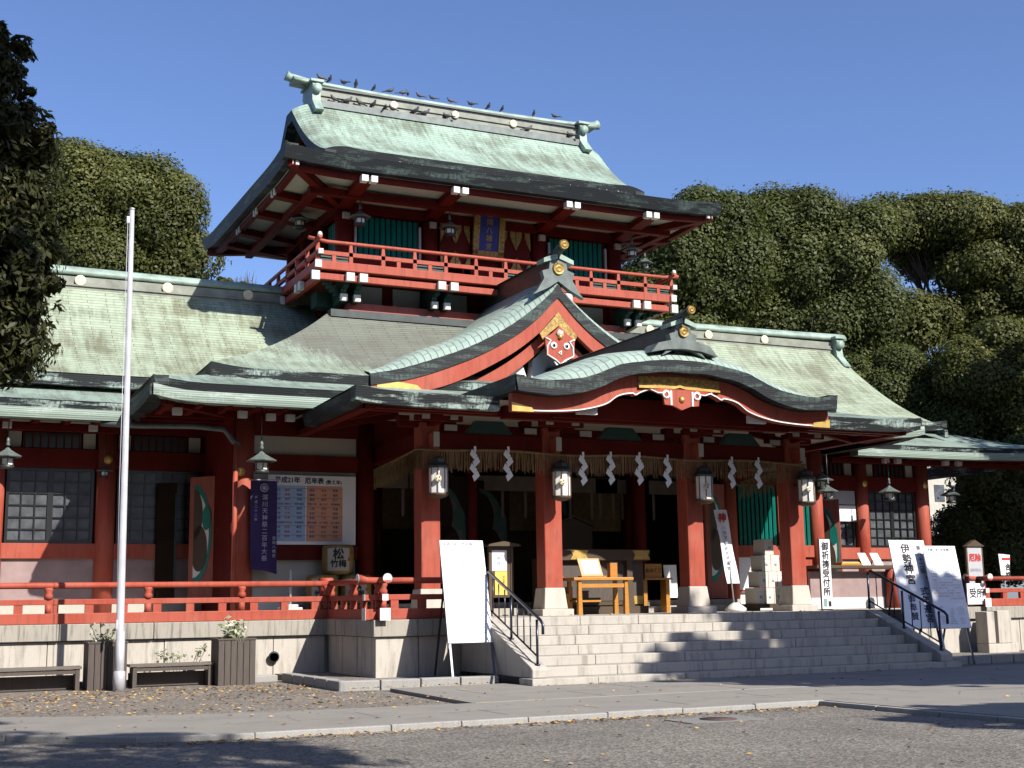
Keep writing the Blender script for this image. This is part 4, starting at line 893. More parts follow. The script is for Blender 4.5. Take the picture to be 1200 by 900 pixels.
# raised stone path: a strip along the front and the broad approach on the right, with a low pale kerb
PF = [(-14, 16.6), (-3, 16.1), (1.24, 15.5), (2.43, 14.5), (3.63, 14.2), (5.17, 14.2), (6.89, 14.25), (9.05, 14.3), (11.25, 14.32)]
PB = [(-14, 19.6), (-3, 19.2), (1.4, 18.2), (2.94, 17.4), (4.37, 17.0), (7.29, 16.78)]
path = [(x, y+.09) for x, y in PF[:-1]]+[(11.34, 14.41), (11.42, 12.2), (11.52, 10.5), (12.2, -4), (24, -4), (30, 8), (31, 19.6), (19.6, 19.55), (9.5, 19.55), (9.5, 20.5), (7.44, 20.5), (7.29, 16.78)]+list(reversed(PB[:-1]))
mb = MB(); mb.prism(path, -.02, .055, 'Z'); tag(mb.build('stone_path', PATHM), kind='structure')
mb = MB()
def kerbline(mb, pts, w, z0, z1, gap=.012, seg=1.6):
    for p, q in zip(pts[:-1], pts[1:]):
        P, Q = Vector((*p, 0)), Vector((*q, 0)); L = (Q-P).length; n = max(1, round(L/seg)); d = (Q-P)/L; r = Vector((-d.y, d.x, 0))*w
        for i in range(n):
            a, b = P+d*(L*i/n+gap/2), P+d*(L*(i+1)/n-gap/2); dz = random.uniform(-.006, .006)
            mb.hexa([(a.x, a.y, z0), (b.x, b.y, z0), (b.x+r.x, b.y+r.y, z0), (a.x+r.x, a.y+r.y, z0)], [(a.x, a.y, z1+dz), (b.x, b.y, z1+dz), (b.x+r.x, b.y+r.y, z1+dz), (a.x+r.x, a.y+r.y, z1+dz)])
kerbline(mb, PF, .085, -.02, .064, .008, 1.1); kerbline(mb, [(11.25, 14.32), (11.33, 12.2), (11.43, 10.5), (12.1, -4)], -.085, -.02, .062, .008, 1.1)
tag(mb.build('path_kerb', KERB, bevel=.012), kind='structure')
# seams between the paving slabs of the path
mb = MB(); rq = random.Random(2)
mb.box(7.3, 19.5, 16.74, 16.79, .056, .061)
JM = stone('paving_joint', (.20, .185, .165))
tag(mb.build('paving_joint', KERB), kind='structure')
mb = MB(); x = 2.8
while x < 19: x += rq.uniform(.9, 1.7); y0 = rq.uniform(14.5, 15.4); mb.box(x, x+.008, y0, y0+rq.uniform(.5, 1.2), .056, .0575)
mb.box(3.6, 8.2, 15.52, 15.527, .056, .0575); mb.box(10.2, 15, 15.60, 15.607, .056, .0575); mb.box(8, 19.5, 18.2, 18.207, .056, .0575)
for i in range(9): x = 8.0+i*1.3+rq.uniform(-.2, .2); y0 = 16.85 if i % 2 else 18.25; mb.box(x, x+.008, y0, y0+1.25, .056, .0575)
tag(mb.build('paving_joint', JM), kind='structure')
# granite kerb round the foot of the terrace
mb = MB()
kerbline(mb, [(6.72, 24.4), (6.76, 21.05), (9.5, 20.75)], .22, -.02, .165, .02, .62)
kerbline(mb, [(-4, 24.9), (6.72, 24.62)], .2, -.02, .12, .02, .7)
kerbline(mb, [(18.9, 20.9), (21.6, 21.1), (31, 21.3)], .22, -.02, .165, .02, .7)
tag(mb.build('kerb_stones', KERB, bevel=.02), kind='structure')
mb = MB(); mb.prism([(6.9, 21.2), (9.6, 20.95), (9.6, 22.8), (7.95, 22.8), (7.95, 25.6), (6.9, 25.6)], -.02, .10, 'Z'); tag(mb.build('kerb_bed', GRAVEL), kind='structure')

ZT = 1.12
TER = thing('stone_terrace', 'grey stone terrace the shrine hall stands on with stained coping', 'terrace', (X0, 25, 0))
part('terrace_wall', MB().box(-14, 33.5, 25.62, 38, -.02, ZT-.30), STONEW, TER); part('terrace_wall', MB().box(8.0, 2*X0-8.0, 22.78, 25.618, -.02, ZT-.30), STONEW, TER)
z0 = -.02
def slabs(mb, a, b, y, z0, z1, w, axis, off, gap=.012):
    n = max(1, round(abs(b-a)/w))
    for i in range(n):
        p, q = lerp(a, b, i/n)+gap/2, lerp(a, b, (i+1)/n)-gap/2; o = random.uniform(0, .012)
        if axis == 'X': mb.box(p, q, y+o, off, z0, z1)
        else: mb.box(y+o, off, p, q, z0, z1)
for a_ in ((-14, 7.9, 25.52, z0, ZT-.31, 1.05, 'X', 25.7), (7.96, 9.62, 22.70, z0, ZT-.31, .8, 'X', 22.9), (22.86, 25.5, 7.96, z0, ZT-.31, .9, 'Y', 8.15), (2*X0-9.62, 2*X0-7.96, 22.70, z0, ZT-.31, .8, 'X', 22.9), (2*X0-7.9, 33.5, 25.52, z0, ZT-.31, 1.05, 'X', 25.7)):
    mb = MB(); slabs(mb, *a_); part('facing_slabs', mb, STONEW, TER, .008)
for a_ in ((-14, 7.93, 25.44, ZT-.30, ZT, 1.7, 'X', 26.4), (7.90, 9.66, 22.63, ZT-.30, ZT, 1.75, 'X', 23.4), (23.4, 26.4, 7.90, ZT-.30, ZT, 1.5, 'Y', 8.6), (2*X0-9.66, 2*X0-7.90, 22.63, ZT-.30, ZT, 1.75, 'X', 23.4), (2*X0-7.93, 33.5, 25.44, ZT-.30, ZT, 1.7, 'X', 26.4)):
    mb = MB(); slabs(mb, *a_); part('coping', mb, STONEC, TER, .012)
part('terrace_floor', MB().box(-14, 33.5, 26.4, 37.9, ZT-.3, ZT-.004).box(8.6, 2*X0-8.6, 23.4, 26.4, ZT-.3, ZT-.004), STEP, TER)
part('drain_pipe', MB().tube([(7.0-.15, 25.60, .42), (7.0-.15, 25.42, .42)], .085, 14).lathe([(.085, 0), (.11, .02)], (6.85, 25.42, .42), 14, 0, 'Y'), DCOP, TER)

# staircase with sloping cheeks
ST = thing('stone_staircase', 'broad grey stone staircase of seven steps with sloping side walls', 'staircase', (X0, 20.5, 0))
SX0, SX1 = 9.92, 2*X0-9.92
for k in range(7):
    y = 19.57+.37*k; z1 = .16*(k+1); z0 = .16*k-.02
    a, b = (SX0-.38, SX1+.38) if k == 0 else (SX0, SX1)
    mb = MB(); n = 6
    cuts = [a]+sorted(lerp(a, b, (i+random.uniform(-.25, .25))/n) for i in range(1, n))+[b]
    for p, q in zip(cuts[:-1], cuts[1:]): mb.box(p+.003, q-.003, y+random.uniform(0, .006), (23.4 if k == 6 else y+.5), z0+.02*(k > 0), z1)
    part('step', mb, STEP, ST, .012)
part('step_core', MB().box(SX0+.02, SX1-.02, 20.2, 23.3, -.02, .9*.16), STEP, ST)
for s in (1, -1):
    x0, x1 = (SX0-.30, SX0-.002) if s > 0 else (SX1+.002, SX1+.30)
    part('cheek_wall', MB().prism([(19.72, .163), (23.0, .163), (23.0, 1.14), (21.75, 1.14), (19.78, .34), (19.72, .30)], x0, x1, 'X'), STEP, ST, .015)

# ------------------------------------------------------------------ balustrades
def balustrade(label, root_loc, runs, newels, ends, gates=()):
    """red wooden rail: runs of (p, q) with the rails on post axes"""
    t = thing('red_balustrade', label, 'railing', root_loc, 'red balustrades round the terrace')
    for p, q in runs:
        P, Q = Vector((*p, 0)), Vector((*q, 0)); d = (Q-P).normalized()
        f = lambda v, z: (v.x, v.y, z)
        A, B = P, Q
        part('top_rail', MB().tube([f(A, ZT+.70), f(B, ZT+.70)], .058, 10), RED, t)
        part('middle_rail', MB().beam(f(A, ZT+.40), f(B, ZT+.40), .10, .10), RED, t, .008); part('bottom_rail', MB().beam(f(A, ZT+.10), f(B, ZT+.10), .14, .19), RED, t, .01)
        L = (Q-P).length; n = max(1, round(L/1.75))
        for i in range(n+1):
            c = P+d*min(max(L*i/n, .06), L-.06)
            part('post', MB().lathe([(.075, ZT+.19), (.075, ZT+.36)], (c.x, c.y, 0), 4).lathe([(.08, ZT+.45), (.085, ZT+.52), (.06, ZT+.57), (.085, ZT+.62), (.075, ZT+.66)], (c.x, c.y, 0), 10), RED, t)
        n2 = max(1, round(L/.62))
        for i in range(n2):
            c = P+d*(L*(i+.5)/n2); part('short_post', MB().beam(f(c-d*.075, ZT+.27), f(c+d*.075, ZT+.27), .08, .16), RED, t)
    for x, y, h, r in newels:
        part('newel_post', MB().lathe([(r, ZT), (r, ZT+h-.02), (r-.02, ZT+h)], (x, y, 0), 18), RED, t)
    for p, q in ends:   # projecting, flared rail ends with white tips at the corner
        P, d = Vector((*p, 0)), Vector((*q, 0)).normalized()
        e = P+d*.42; part('rail_end', MB().tube([(P.x, P.y, ZT+.70), (P.x+d.x*.25, P.y+d.y*.25, ZT+.705), (e.x, e.y, ZT+.735)], [.058, .062, .085], 10), RED, t)
        part('white_cap', MB().tube([(e.x, e.y, ZT+.735), (e.x+d.x*.006, e.y+d.y*.006, ZT+.735)], .088, 14), WHITE, t)
        e2 = P+d*.30; part('rail_end', MB().beam((P.x, P.y, ZT+.40), (e2.x, e2.y, ZT+.40), .10, .10), RED, t); part('white_cap', MB().beam((e2.x, e2.y, ZT+.40), (e2.x+d.x*.006, e2.y+d.y*.006, ZT+.40), .115, .115), WHITE, t)
        part('rail_end', MB().beam((P.x, P.y, ZT+.10), (e2.x, e2.y, ZT+.10), .14, .19), RED, t); part('white_cap', MB().beam((e2.x, e2.y, ZT+.10), (e2.x+d.x*.006, e2.y+d.y*.006, ZT+.10), .20, .22), WHITE, t)
    return t
balustrade('long red balustrade along the terrace edge left of the stone staircase', (7, 25.6, ZT), [((-8, 25.62), (8.02, 25.62)), ((8.02, 25.62), (8.08, 22.82)), ((8.08, 22.82), (9.72, 22.82))],
           [(8.05, 25.95, .82, .14), (9.80, 22.6, .72, .13)], [((8.08, 22.82), (0, -1)), ((8.08, 22.82), (-1, 0))])
balustrade('short red balustrade at the far right behind the calligraphy boards', (27, 25.6, ZT), [((25.15, 25.62), (33, 25.62)), ((23.6, 25.62), (24.4, 25.62))], [(23.0, 26.2, .75, .14)], [((25.2, 25.62), (-1, 0)), ((25.2, 25.62), (0, -1))])

# ------------------------------------------------------------------ handrails on the cheeks
def handrail(label, x):
    t = thing('handrail', label, 'handrail', (x, 20.6, 0), 'steel handrails on the stair cheeks')
    y0, y1 = 19.85, 21.85; sl = (1.14-.34)/(21.75-19.78)
    zc = lambda y: .34+sl*(y-19.78)
    part('top_rail', MB().tube([(x, y0-.22, zc(y0)+.50), (x, y0-.22, zc(y0)+.66), (x, y0-.14, zc(y0)+.73), (x, y1-.08, zc(y1)+.76), (x, y1, zc(y1)+.70)], .026, 8), STEEL, t)
    part('bottom_rail', MB().tube([(x, y0, zc(y0)+.14), (x, y1, zc(y1)+.14)], .016, 6), STEEL, t)
    for i in range(3): y = lerp(y0, y1, i/2); part('post', MB().tube([(x, y, zc(y)-.03), (x, y, zc(y)+.74)], .023, 8).lathe([(.05, 0), (.05, .015)], (x, y, zc(y)), 10), STEEL, t)
    for i in range(7):
        if i in (3,): continue
        y = lerp(y0, y1, (i+1)/8); part('baluster', MB().tube([(x, y, zc(y)+.14), (x, y, zc(y)+.74)], .012, 6), STEEL, t)
    return t
handrail('dark steel handrail on the left cheek of the stone staircase', 9.78); handrail('dark steel handrail on the right cheek of the staircase before the calligraphy boards', 2*X0-9.78)
# manhole cover in the asphalt
t = thing('manhole_cover', 'flat square manhole cover set in the asphalt', 'manhole', (8.85, 13.3, 0))
part('frame', MB().box(8.35, 9.4, 13.0, 13.62, .003, .010), stone('manhole_concrete', (.22, .21, .2)), t); part('lid', MB().lathe([(.22, .011), (.22, .016), (.0, .017)], (8.9, 13.3, 0), 24), paint('rusty_iron', (.10, .06, .05), .6, .4, 8), t)

# ================================================================== THINGS ON AND ROUND THE TERRACE
BXV = Vector((1, 0, 0))
# --- flagpole
t = thing('flagpole', 'tall pale metal flagpole standing by the wooden planter', 'flagpole', (3.67, 23.6, 0))
part('pole', MB().tube([(3.67, 23.6, 0), (3.67, 23.6, 1.0), (3.66, 23.6, 1.0), (3.62, 23.6, 8.50)], [.075, .075, .062, .042], 14), ALU, t)
part('base_sleeve', MB().lathe([(.10, .0), (.10, .32), (.08, .34)], (3.67, 23.6, 0), 14), ALU, t); part('halyard_cleat', MB().box(3.57, 3.60, 23.47, 23.53, 1.05, 1.2).tube([(3.58, 23.51, 1.1), (3.55, 23.51, 3.5), (3.54, 23.53, 8.3)], .006, 4), ALU, t)
part('truck', MB().box(3.53, 3.58, 23.57, 23.63, 8.24, 8.36).lathe([(.045, 8.49), (.05, 8.52), (0, 8.54)], (3.62, 23.6, 0), 10), ALU, t)
# --- planters and their plants, benches
def planter(label, x, y, w, d, h):
    t = thing('wooden_planter', label, 'planter', (x, y, 0), 'weathered wooden planters')
    mb = MB(); n = 6
    for i in range(n):
        a = x-w/2+w*i/n; mb.box(a+.004, a+w/n-.004, y-d/2, y-d/2+.03, 0, h-.01*random.random()); mb.box(a+.004, a+w/n-.004, y+d/2-.03, y+d/2, 0, h)
        b = y-d/2+.03+(d-.06)*i/n; mb.box(x-w/2, x-w/2+.03, b+.004, b+(d-.06)/n-.004, 0, h); mb.box(x+w/2-.03, x+w/2, b+.004, b+(d-.06)/n-.004, 0, h)
    part('planks', mb, GRWOOD, t, .006); part('rim', MB().box(x-w/2-.012, x+w/2+.012, y-d/2-.012, y-d/2+.04, h, h+.03).box(x-w/2-.012, x+w/2+.012, y+d/2-.04, y+d/2+.012, h, h+.03).box(x-w/2-.012, x-w/2+.04, y-d/2+.04, y+d/2-.04, h, h+.03).box(x+w/2-.04, x+w/2+.012, y-d/2+.04, y+d/2-.04, h, h+.03), GRWOOD, t)
    part('soil', MB().box(x-w/2+.03, x+w/2-.03, y-d/2+.03, y+d/2-.03, h-.12, h-.06), BARK, t)
    return t
planter('weathered wooden planter behind the flagpole', 3.52, 24.25, .66, .6, .80); planter('weathered wooden planter at the right end of the right bench', 5.76, 24.2, .68, .62, .80)
def leafset(C, Nrm, size, asp, rng, jitter=.5):
    """numpy leaf quads: centres, outward normals, length, width ratio -> verts, tones"""
    n = len(C); r = rng.normal(size=(n, 3)); nn = Nrm+jitter*r*.6; nn /= np.linalg.norm(nn, axis=1)[:, None]
    a = np.cross(nn, rng.normal(size=(n, 3))); a /= np.linalg.norm(a, axis=1)[:, None]; b = np.cross(nn, a)
    s = size*rng.uniform(.6, 1.3, n)[:, None]; a = a*s*.5; b = b*s*asp*.5
    fold = nn*s*.12
    V = np.stack([C-a, C-b*1.0-fold*0+a*.1, C+a, C+b+fold+a*.1], 1).reshape(-1, 3)
    return V
def leafmesh(name, V, tone, m, parent):
    n = len(V)//4; org = np.array(WORLDLOC[parent.name]) if parent is not None else np.zeros(3)
    me = bpy.data.meshes.new(name); me.vertices.add(n*4); me.loops.add(n*4); me.polygons.add(n)
    me.vertices.foreach_set('co', (V-org).astype(np.float32).ravel()); me.loops.foreach_set('vertex_index', np.arange(n*4, dtype=np.int32)); me.polygons.foreach_set('loop_start', np.arange(0, n*4, 4, dtype=np.int32))
    at_ = me.attributes.new('tone', 'FLOAT', 'FACE'); at_.data.foreach_set('value', tone.astype(np.float32))
    me.materials.append(m); me.update(calc_edges=True)
    o = bpy.data.objects.new(name, me); COL.objects.link(o)
    if parent is not None: o.parent = parent
    return o
def plant(label, x, y, z, r, n, tall, seed):
    rng = np.random.default_rng(seed); t = thing('leafy_plant', label, 'plant', (x, y, z), 'pale plants in the planters')
    mb = MB(); C = []; D = []
    for i in range(tall):
        a = rng.uniform(0, 6.28); q = Vector((x+r*.9*math.cos(a)*rng.uniform(.2, 1), y+r*.7*math.sin(a)*rng.uniform(.2, 1), z+rng.uniform(.12, .38)))
        p = Vector((x+.25*r*math.cos(a), y+.25*r*math.sin(a), z-.06)); mb.tube([p, p.lerp(q, .6)+Vector((0, 0, .05)), q], .007, 4)
        for k in range(n//tall):
            f = rng.uniform(.45, 1.1); c = p.lerp(q, f)+Vector(rng.normal(size=3)*.045); C.append(c); D.append((rng.normal()*.5, -.5+rng.normal()*.4, .7))
    part('stems', mb, BARK, t); C = np.array(C); D = np.array(D)
    leafmesh('leaves', leafset(C, D, .10, .5, rng), rng.uniform(0, 1, len(C)), LEAF_P, t); return t
plant('sparse pale plant in the planter behind the flagpole', 3.48, 24.25, .76, .3, 110, 9, 3); plant('round tuft of white variegated leaves in the planter right of the bench', 5.76, 24.2, .76, .3, 260, 14, 4)
rng = np.random.default_rng(9); t = thing('low_shrub', 'low dark shrub sprouting behind the right bench', 'shrub', (4.95, 24.95, 0))
mb = MB(); C = []
for i in range(9):
    a = rng.uniform(-.6, .6); q = (4.95+a*.8, 24.95+rng.normal()*.1, rng.uniform(.35, .62)); mb.tube([(4.95+a*.3, 24.95, 0), q], .006, 4); C += [np.array(q)+rng.normal(size=3)*.05 for _ in range(12)]
part('stems', mb, BARK, t); C = np.array(C); leafmesh('leaves', leafset(C, np.tile([[0, -.5, .6]], (len(C), 1)), .08, .5, rng), rng.uniform(0, .4, len(C)), LEAF_P, t)
def bench(label, x0, x1, y):
    t = thing('wooden_bench', label, 'bench', ((x0+x1)/2, y, 0), 'low slatted benches along the terrace wall')
    for i in range(3): part('slat', MB().box(x0, x1, y-.2+i*.14, y-.09+i*.14, .37, .415), BENCHW, t, .006)
    for x in (x0+.06, x1-.1): part('leg', MB().box(x, x+.07, y-.18, y+.18, 0, .37), GRWOOD, t)
    part('stretcher', MB().box(x0+.06, x1-.04, y-.17, y-.13, .29, .365), GRWOOD, t); part('back_board', MB().box(x0+.03, x1-.03, y+.12, y+.15, .02, .26), GRWOOD, t); return t
bench('low weathered bench at the left edge of the photo', 1.2, 3.12, 24.3); bench('low weathered bench between the two wooden planters', 3.92, 5.4, 24.3)

# --- leaning notice boards
def board(label, name, tl, tr, br, bl, yt, yb, feet, paint_fn, cat='notice board', m=PAPER, group=None):
    """board whose corners are photo points on the planes y = yt (top) and y = yb (bottom)"""
    A, B, C_, D = [Vector(at(*p, Y=y)) for p, y in ((tl, yt), (tr, yt), (br, yb), (bl, yb))]
    D.z = C_.z = (C_.z+D.z)/2; A.z = B.z = (A.z+B.z)/2
    w = ((B.x-A.x)+(C_.x-D.x))/2; cx_ = (A.x+B.x)/2; c2 = (C_.x+D.x)/2
    A, B, C_, D = Vector((cx_-w/2, yt, A.z)), Vector((cx_+w/2, yt, A.z)), Vector((c2+w/2, yb, C_.z)), Vector((c2-w/2, yb, C_.z))
    t = thing(name, label, cat, ((C_.x+D.x)/2, yb, 0), group)
    ex = (B-A).normalized(); ey = (A-D).normalized(); n = ex.cross(ey).normalized()
    part('panel', MB().hexa([D-n*.03, C_-n*.03, B-n*.03, A-n*.03], [D, C_, B, A]), m, t, .004)
    H = (A-D).length; 
    mb = paint_fn(lambda u, v: D+ex*w*u+(A-D)*v+n*.003, ex, ey, w, H)
    if mb: part('lettering', mb[0], mb[1], t)
    for i, (fx, side) in enumerate(feet):
        top_ = D+ex*w*fx+(A-D)*.06-n*.04; d = (A-D).normalized(); k = (top_.z-.0)/max(.2, d.z); ft = top_-d*k*.98
        part('leg', MB().beam(D+ex*w*fx+(A-D)*.7-n*.05, (ft.x, ft.y, max(ft.z, .0)), .035, .04), ALU if i == 0 else STEEL, t)
    for fx in (.12, .88): p = D+ex*w*fx+(A-D)*.75-n*.06; part('strut', MB().beam(p, (p.x, p.y+.55, .1), .03, .03), STEEL, t)
    return t
def table_text(mb, P, ex, ey, w, H, rows, cols, v0, v1, tone_blue, tone_or, seed, size=.045):
    rr = random.Random(seed); chars = '一二三四五六七八九十年生前本後厄歳大正昭和平成才酉午未丑辰'
    for i in range(rows):
        v = lerp(v1, v0, (i+.5)/rows)
        for j in range(cols):
            if rr.random() < .15: continue
            u = .08+.84*(j+.5)/cols; s = ''.join(rr.choice(chars) for _ in range(rr.choice((3, 4, 5))))
            mb.text(s, size, facing(P(u, v), ex, ey), tone_blue if v > lerp(v0, v1, .5) else tone_or)
def left_board(P, ex, ey, w, H):
    mb = MB()
    mb.text('平成21年', .07, facing(P(.23, .955), ex, ey), 0, .002); mb.text('厄年表', .075, facing(P(.62, .955), ex, ey), 0, .002); mb.text('(数え年)', .05, facing(P(.87, .955), ex, ey), 0)
    table_text(mb, P, ex, ey, w, H, 10, 4, .63, .92, 1, 1, 1, .048); table_text(mb, P, ex, ey, w, H, 10, 4, .33, .62, 2, 2, 2, .048)
    table_text(mb, P, ex, ey, w, H, 8, 3, .05, .26, 3, 3, 3, .045); return mb, [paint('faded_print', (.22, .22, .26), .7, .1), paint('faint_blue_print', (.33, .42, .58), .7, .1), paint('faint_orange_print', (.58, .42, .34), .7, .1), paint('faint_grey_print', (.38, .38, .42), .7, .1)]
board('tall leaning white board with faint small print left of the stairs', 'notice_board', (514, 633.5), (566.5, 633), (577.5, 752), (526.5, 754), 22.15, 21.25, [(.05, 0), (.97, 1)], left_board, group='leaning notice boards')
def ise_board(P, ex, ey, w, H):
    mb = MB(); rx = ex
    mb.text('第六十二回', .135, facing(P(.80, .90), ex, ey), 0, .003, True); mb.text('伊勢神宮', .26, facing(P(.42, .89), ex, ey), 0, .009, True, pitch=1.0); mb.text('式年遷宮', .22, facing(P(.72, .40), ex, ey), 1, .006, True, pitch=1.0)
    mb.text('御奉賛', .2, facing(P(.33, .32), ex, ey), 1, .004, True); return mb, [INK, paint('blue_black_ink', (.03, .04, .09), .7, .1)]
board('white board with large black brush calligraphy down it right of the stairs', 'notice_board', (1040, 632), (1083, 634), (1103, 737), (1062, 735), 22.35, 21.35, [(.1, 0), (.9, 1)], ise_board, group='leaning notice boards')
def right_board(P, ex, ey, w, H):
    mb = MB(); mb.text('平成21年', .075, facing(P(.28, .945), ex, ey), 0, .002); mb.text('厄年表', .08, facing(P(.65, .945), ex, ey), 0, .002); mb.text('(数え年)', .05, facing(P(.88, .945), ex, ey), 0)
    table_text(mb, P, ex, ey, w, H, 9, 4, .60, .90, 1, 1, 5, .042); table_text(mb, P, ex, ey, w, H, 8, 4, .33, .59, 2, 2, 6, .042); table_text(mb, P, ex, ey, w, H, 8, 3, .04, .26, 3, 3, 7, .04)
    return mb, [INK, GREYINK, paint('orange_text', (.62, .34, .2), .7, .1), GREYINK]
board('white board printed with a small blue and orange table right of the stairs', 'notice_board', (1083, 638.5), (1117, 641), (1140.5, 735), (1098, 737), 22.0, 21.15, [(.1, 0), (.9, 1)], right_board, group='leaning notice boards')

# --- year table and banner on the wall of the central block
t = thing('year_table_poster', 'wide wall poster with blue and orange printed columns', 'poster', (8.1, 27.4, 3.4))
part('sheet', MB().box(7.16, 9.10, CY-.135, CY-.10, 2.67, 4.14), PAPER, t)
part('blue_half', MB().box(7.30, 7.98, CY-.139, CY-.1352, 2.74, 3.92), BLUEP, t); part('orange_half', MB().box(8.0, 8.80, CY-.139, CY-.1352, 2.74, 3.92), ORANGEP, t)
mb = MB(); y = CY-.142; ex, ey = (1, 0, 0), (0, 0, 1)
mb.text('平成21年', .14, facing((7.58, y, 4.03), ex, ey), 0, .004); mb.text('厄年表', .14, facing((8.17, y, 4.02), ex, ey), 0, .004); mb.text('(数え年)', .10, facing((8.60, y, 4.0), ex, ey), 0, .002)
rr = random.Random(8)
for i in range(11):
    z = 3.82-i*.098
    for j, x in enumerate((7.38, 7.58, 7.84, 8.12, 8.38, 8.64)): mb.text(''.join(rr.choice('前厄本後年生歳昭和三十四') for _ in range(2 if i % 4 != 3 else 4)), .06 if i % 4 != 3 else .05, facing((x, y, z), ex, ey), 2 if j in (1, 4) else 1, .001)
for z in (3.86, 3.66, 3.47, 3.27, 3.07, 2.87): mb.box(7.3, 8.8, y, y+.001, z-.003, z+.003, 1)
part('lettering', mb, [INK, paint('table_ink', (.10, .12, .22), .7, .1), paint('table_red_ink', (.45, .12, .10), .7, .1)], t)
t = thing('purple_banner', 'hanging purple cloth banner with white vertical writing', 'banner', (6.98, 27.0, 3.5))
P, U = [], []
for i in range(15):
    row = []
    for j in range(9):
        u = j/8; z = lerp(2.12, 3.98, i/14)-(1-i/14)*.16*(.5-u)*-1*(1 if u > .6 else .3); row.append((6.72+.56*u+.03*(1-i/14), 27.0+.035*math.sin(u*7+i*.25)*(1-.6*i/14), z))
    P.append(row)
b_ = MB().grid(P); part('cloth', b_, PURPLE, t); part('rod', MB().tube([(6.68, 27.0, 3.99), (7.34, 27.0, 4.01)], .012, 6), ALU, t)
mb = MB(); mb.text('深川天神祭二百年大祭', .125, facing((7.02, 26.95, 3.62), ex, ey), 0, .002, True, pitch=1.12); mb.text('平成二十二年', .07, facing((6.83, 26.95, 3.62), ex, ey), 0, .001, True, pitch=1.3); mb.text('冨岡八幡宮', .075, facing((7.22, 26.95, 2.78), ex, ey), 0, .001, True, pitch=1.2)
mb.lathe([(.07, -.002), (.09, -.002), (.09, .002), (.07, .002)], (7.0, 26.95, 3.83), 18, 0, 'Y', caps=False); mb.lathe([(0, -.002), (.055, -.002), (.055, .002), (0, .002)], (7.0, 26.95, 3.83), 5, 0, 'Y')
part('lettering', mb, paint('banner_white', (.42, .40, .52), .8, .1), t)
# --- sake barrels, white stand
def barrel(label, x, y, z, r, h):
    t = thing('sake_barrel', label, 'barrel', (x, y, z), 'straw wrapped sake barrels')
    part('straw_wrap', MB().lathe([(r*.85, z), (r*.98, z+.05), (r, z+h*.5), (r*.98, z+h-.05), (r*.85, z+h)], (x, y, 0), 22), paint('barrel_yellow', (.34, .22, .06), .8, .4, 8), t)
    P = []
    for i in range(7):
        row = []
        for j in range(9): a = -math.pi/2-.25+lerp(-.72, .72, j/8); row.append((x+(r*1.012)*math.cos(a), y+(r*1.012)*math.sin(a), z+h*lerp(.12, .88, i/6)))
        P.append(row)
    part('label_sheet', MB().grid(P), CREAM, t)
    d = Vector((-.26, -.97, 0)).normalized(); rx = Vector((d.y*-1, d.x, 0)); 
    c = Vector((x, y, z))+d*(r*1.03); mb = MB(); mb.text('松', .24, facing((c.x, c.y, z+h*.66), rx, (0, 0, 1)), 0, .008); mb.text('竹梅', .17, facing((c.x, c.y, z+h*.34), rx, (0, 0, 1)), 0, .006)
    mb.lathe([(0, -.002), (.045, -.002), (.045, .002), (0, .002)], (c.x+rx.x*r*.62, c.y+.02, z+h*.5), 12, 1, 'Y'); part('lettering', mb, [INK, REDINK], t); return t
barrel('yellow sake barrel with black brush characters, uppermost of its stack by the wall', 8.62, 27.0, 2.03, .34, .62); barrel('left sake barrel of the lower row behind the red balustrade', 8.25, 26.9, 1.4, .34, .62); barrel('right sake barrel of the lower row beside the round red post', 8.98, 26.9, 1.4, .34, .62)
t = thing('barrel_plinth', 'low brown wooden plinth under the sake barrels', 'plinth', (8.6, 26.9, 1.12)); part('top', MB().box(7.85, 9.35, 26.5, 27.3, 1.32, 1.395), BRWOOD, t); part('leg', MB().box(7.9, 8.0, 26.55, 27.25, 1.12, 1.32), BRWOOD, t); part('leg', MB().box(9.2, 9.3, 26.55, 27.25, 1.12, 1.32), BRWOOD, t)
t = thing('sign_stand', 'small white box stand with a thin white pole behind the left balustrade', 'stand', (7.45, 26.5, ZT)); part('base', MB().box(7.22, 7.68, 26.35, 26.65, ZT, ZT+.24).box(7.30, 7.60, 26.38, 26.62, ZT+.24, ZT+.30), WHITE, t, .02); part('pole', MB().tube([(7.46, 26.5, ZT+.3), (7.46, 26.5, ZT+1.0)], .022, 8), WHITE, t)
t = thing('paper_sign', 'small white paper sign with brushed characters in the dark left doorway', 'sign', (10.3, 25.9, ZT)); part('sheet', MB().box(9.95, 10.48, 25.9, 25.92, 1.80, 2.16), PAPER, t); part('stand_leg', MB().box(10.0, 10.03, 25.9, 25.93, ZT, 1.8).box(10.4, 10.43, 25.9, 25.93, ZT, 1.8), BRWOOD, t)
mb = MB(); mb.text('おみ', .20, facing((10.2, 25.896, 1.98), ex, ey), 0, .006); part('lettering', mb, INK, t)

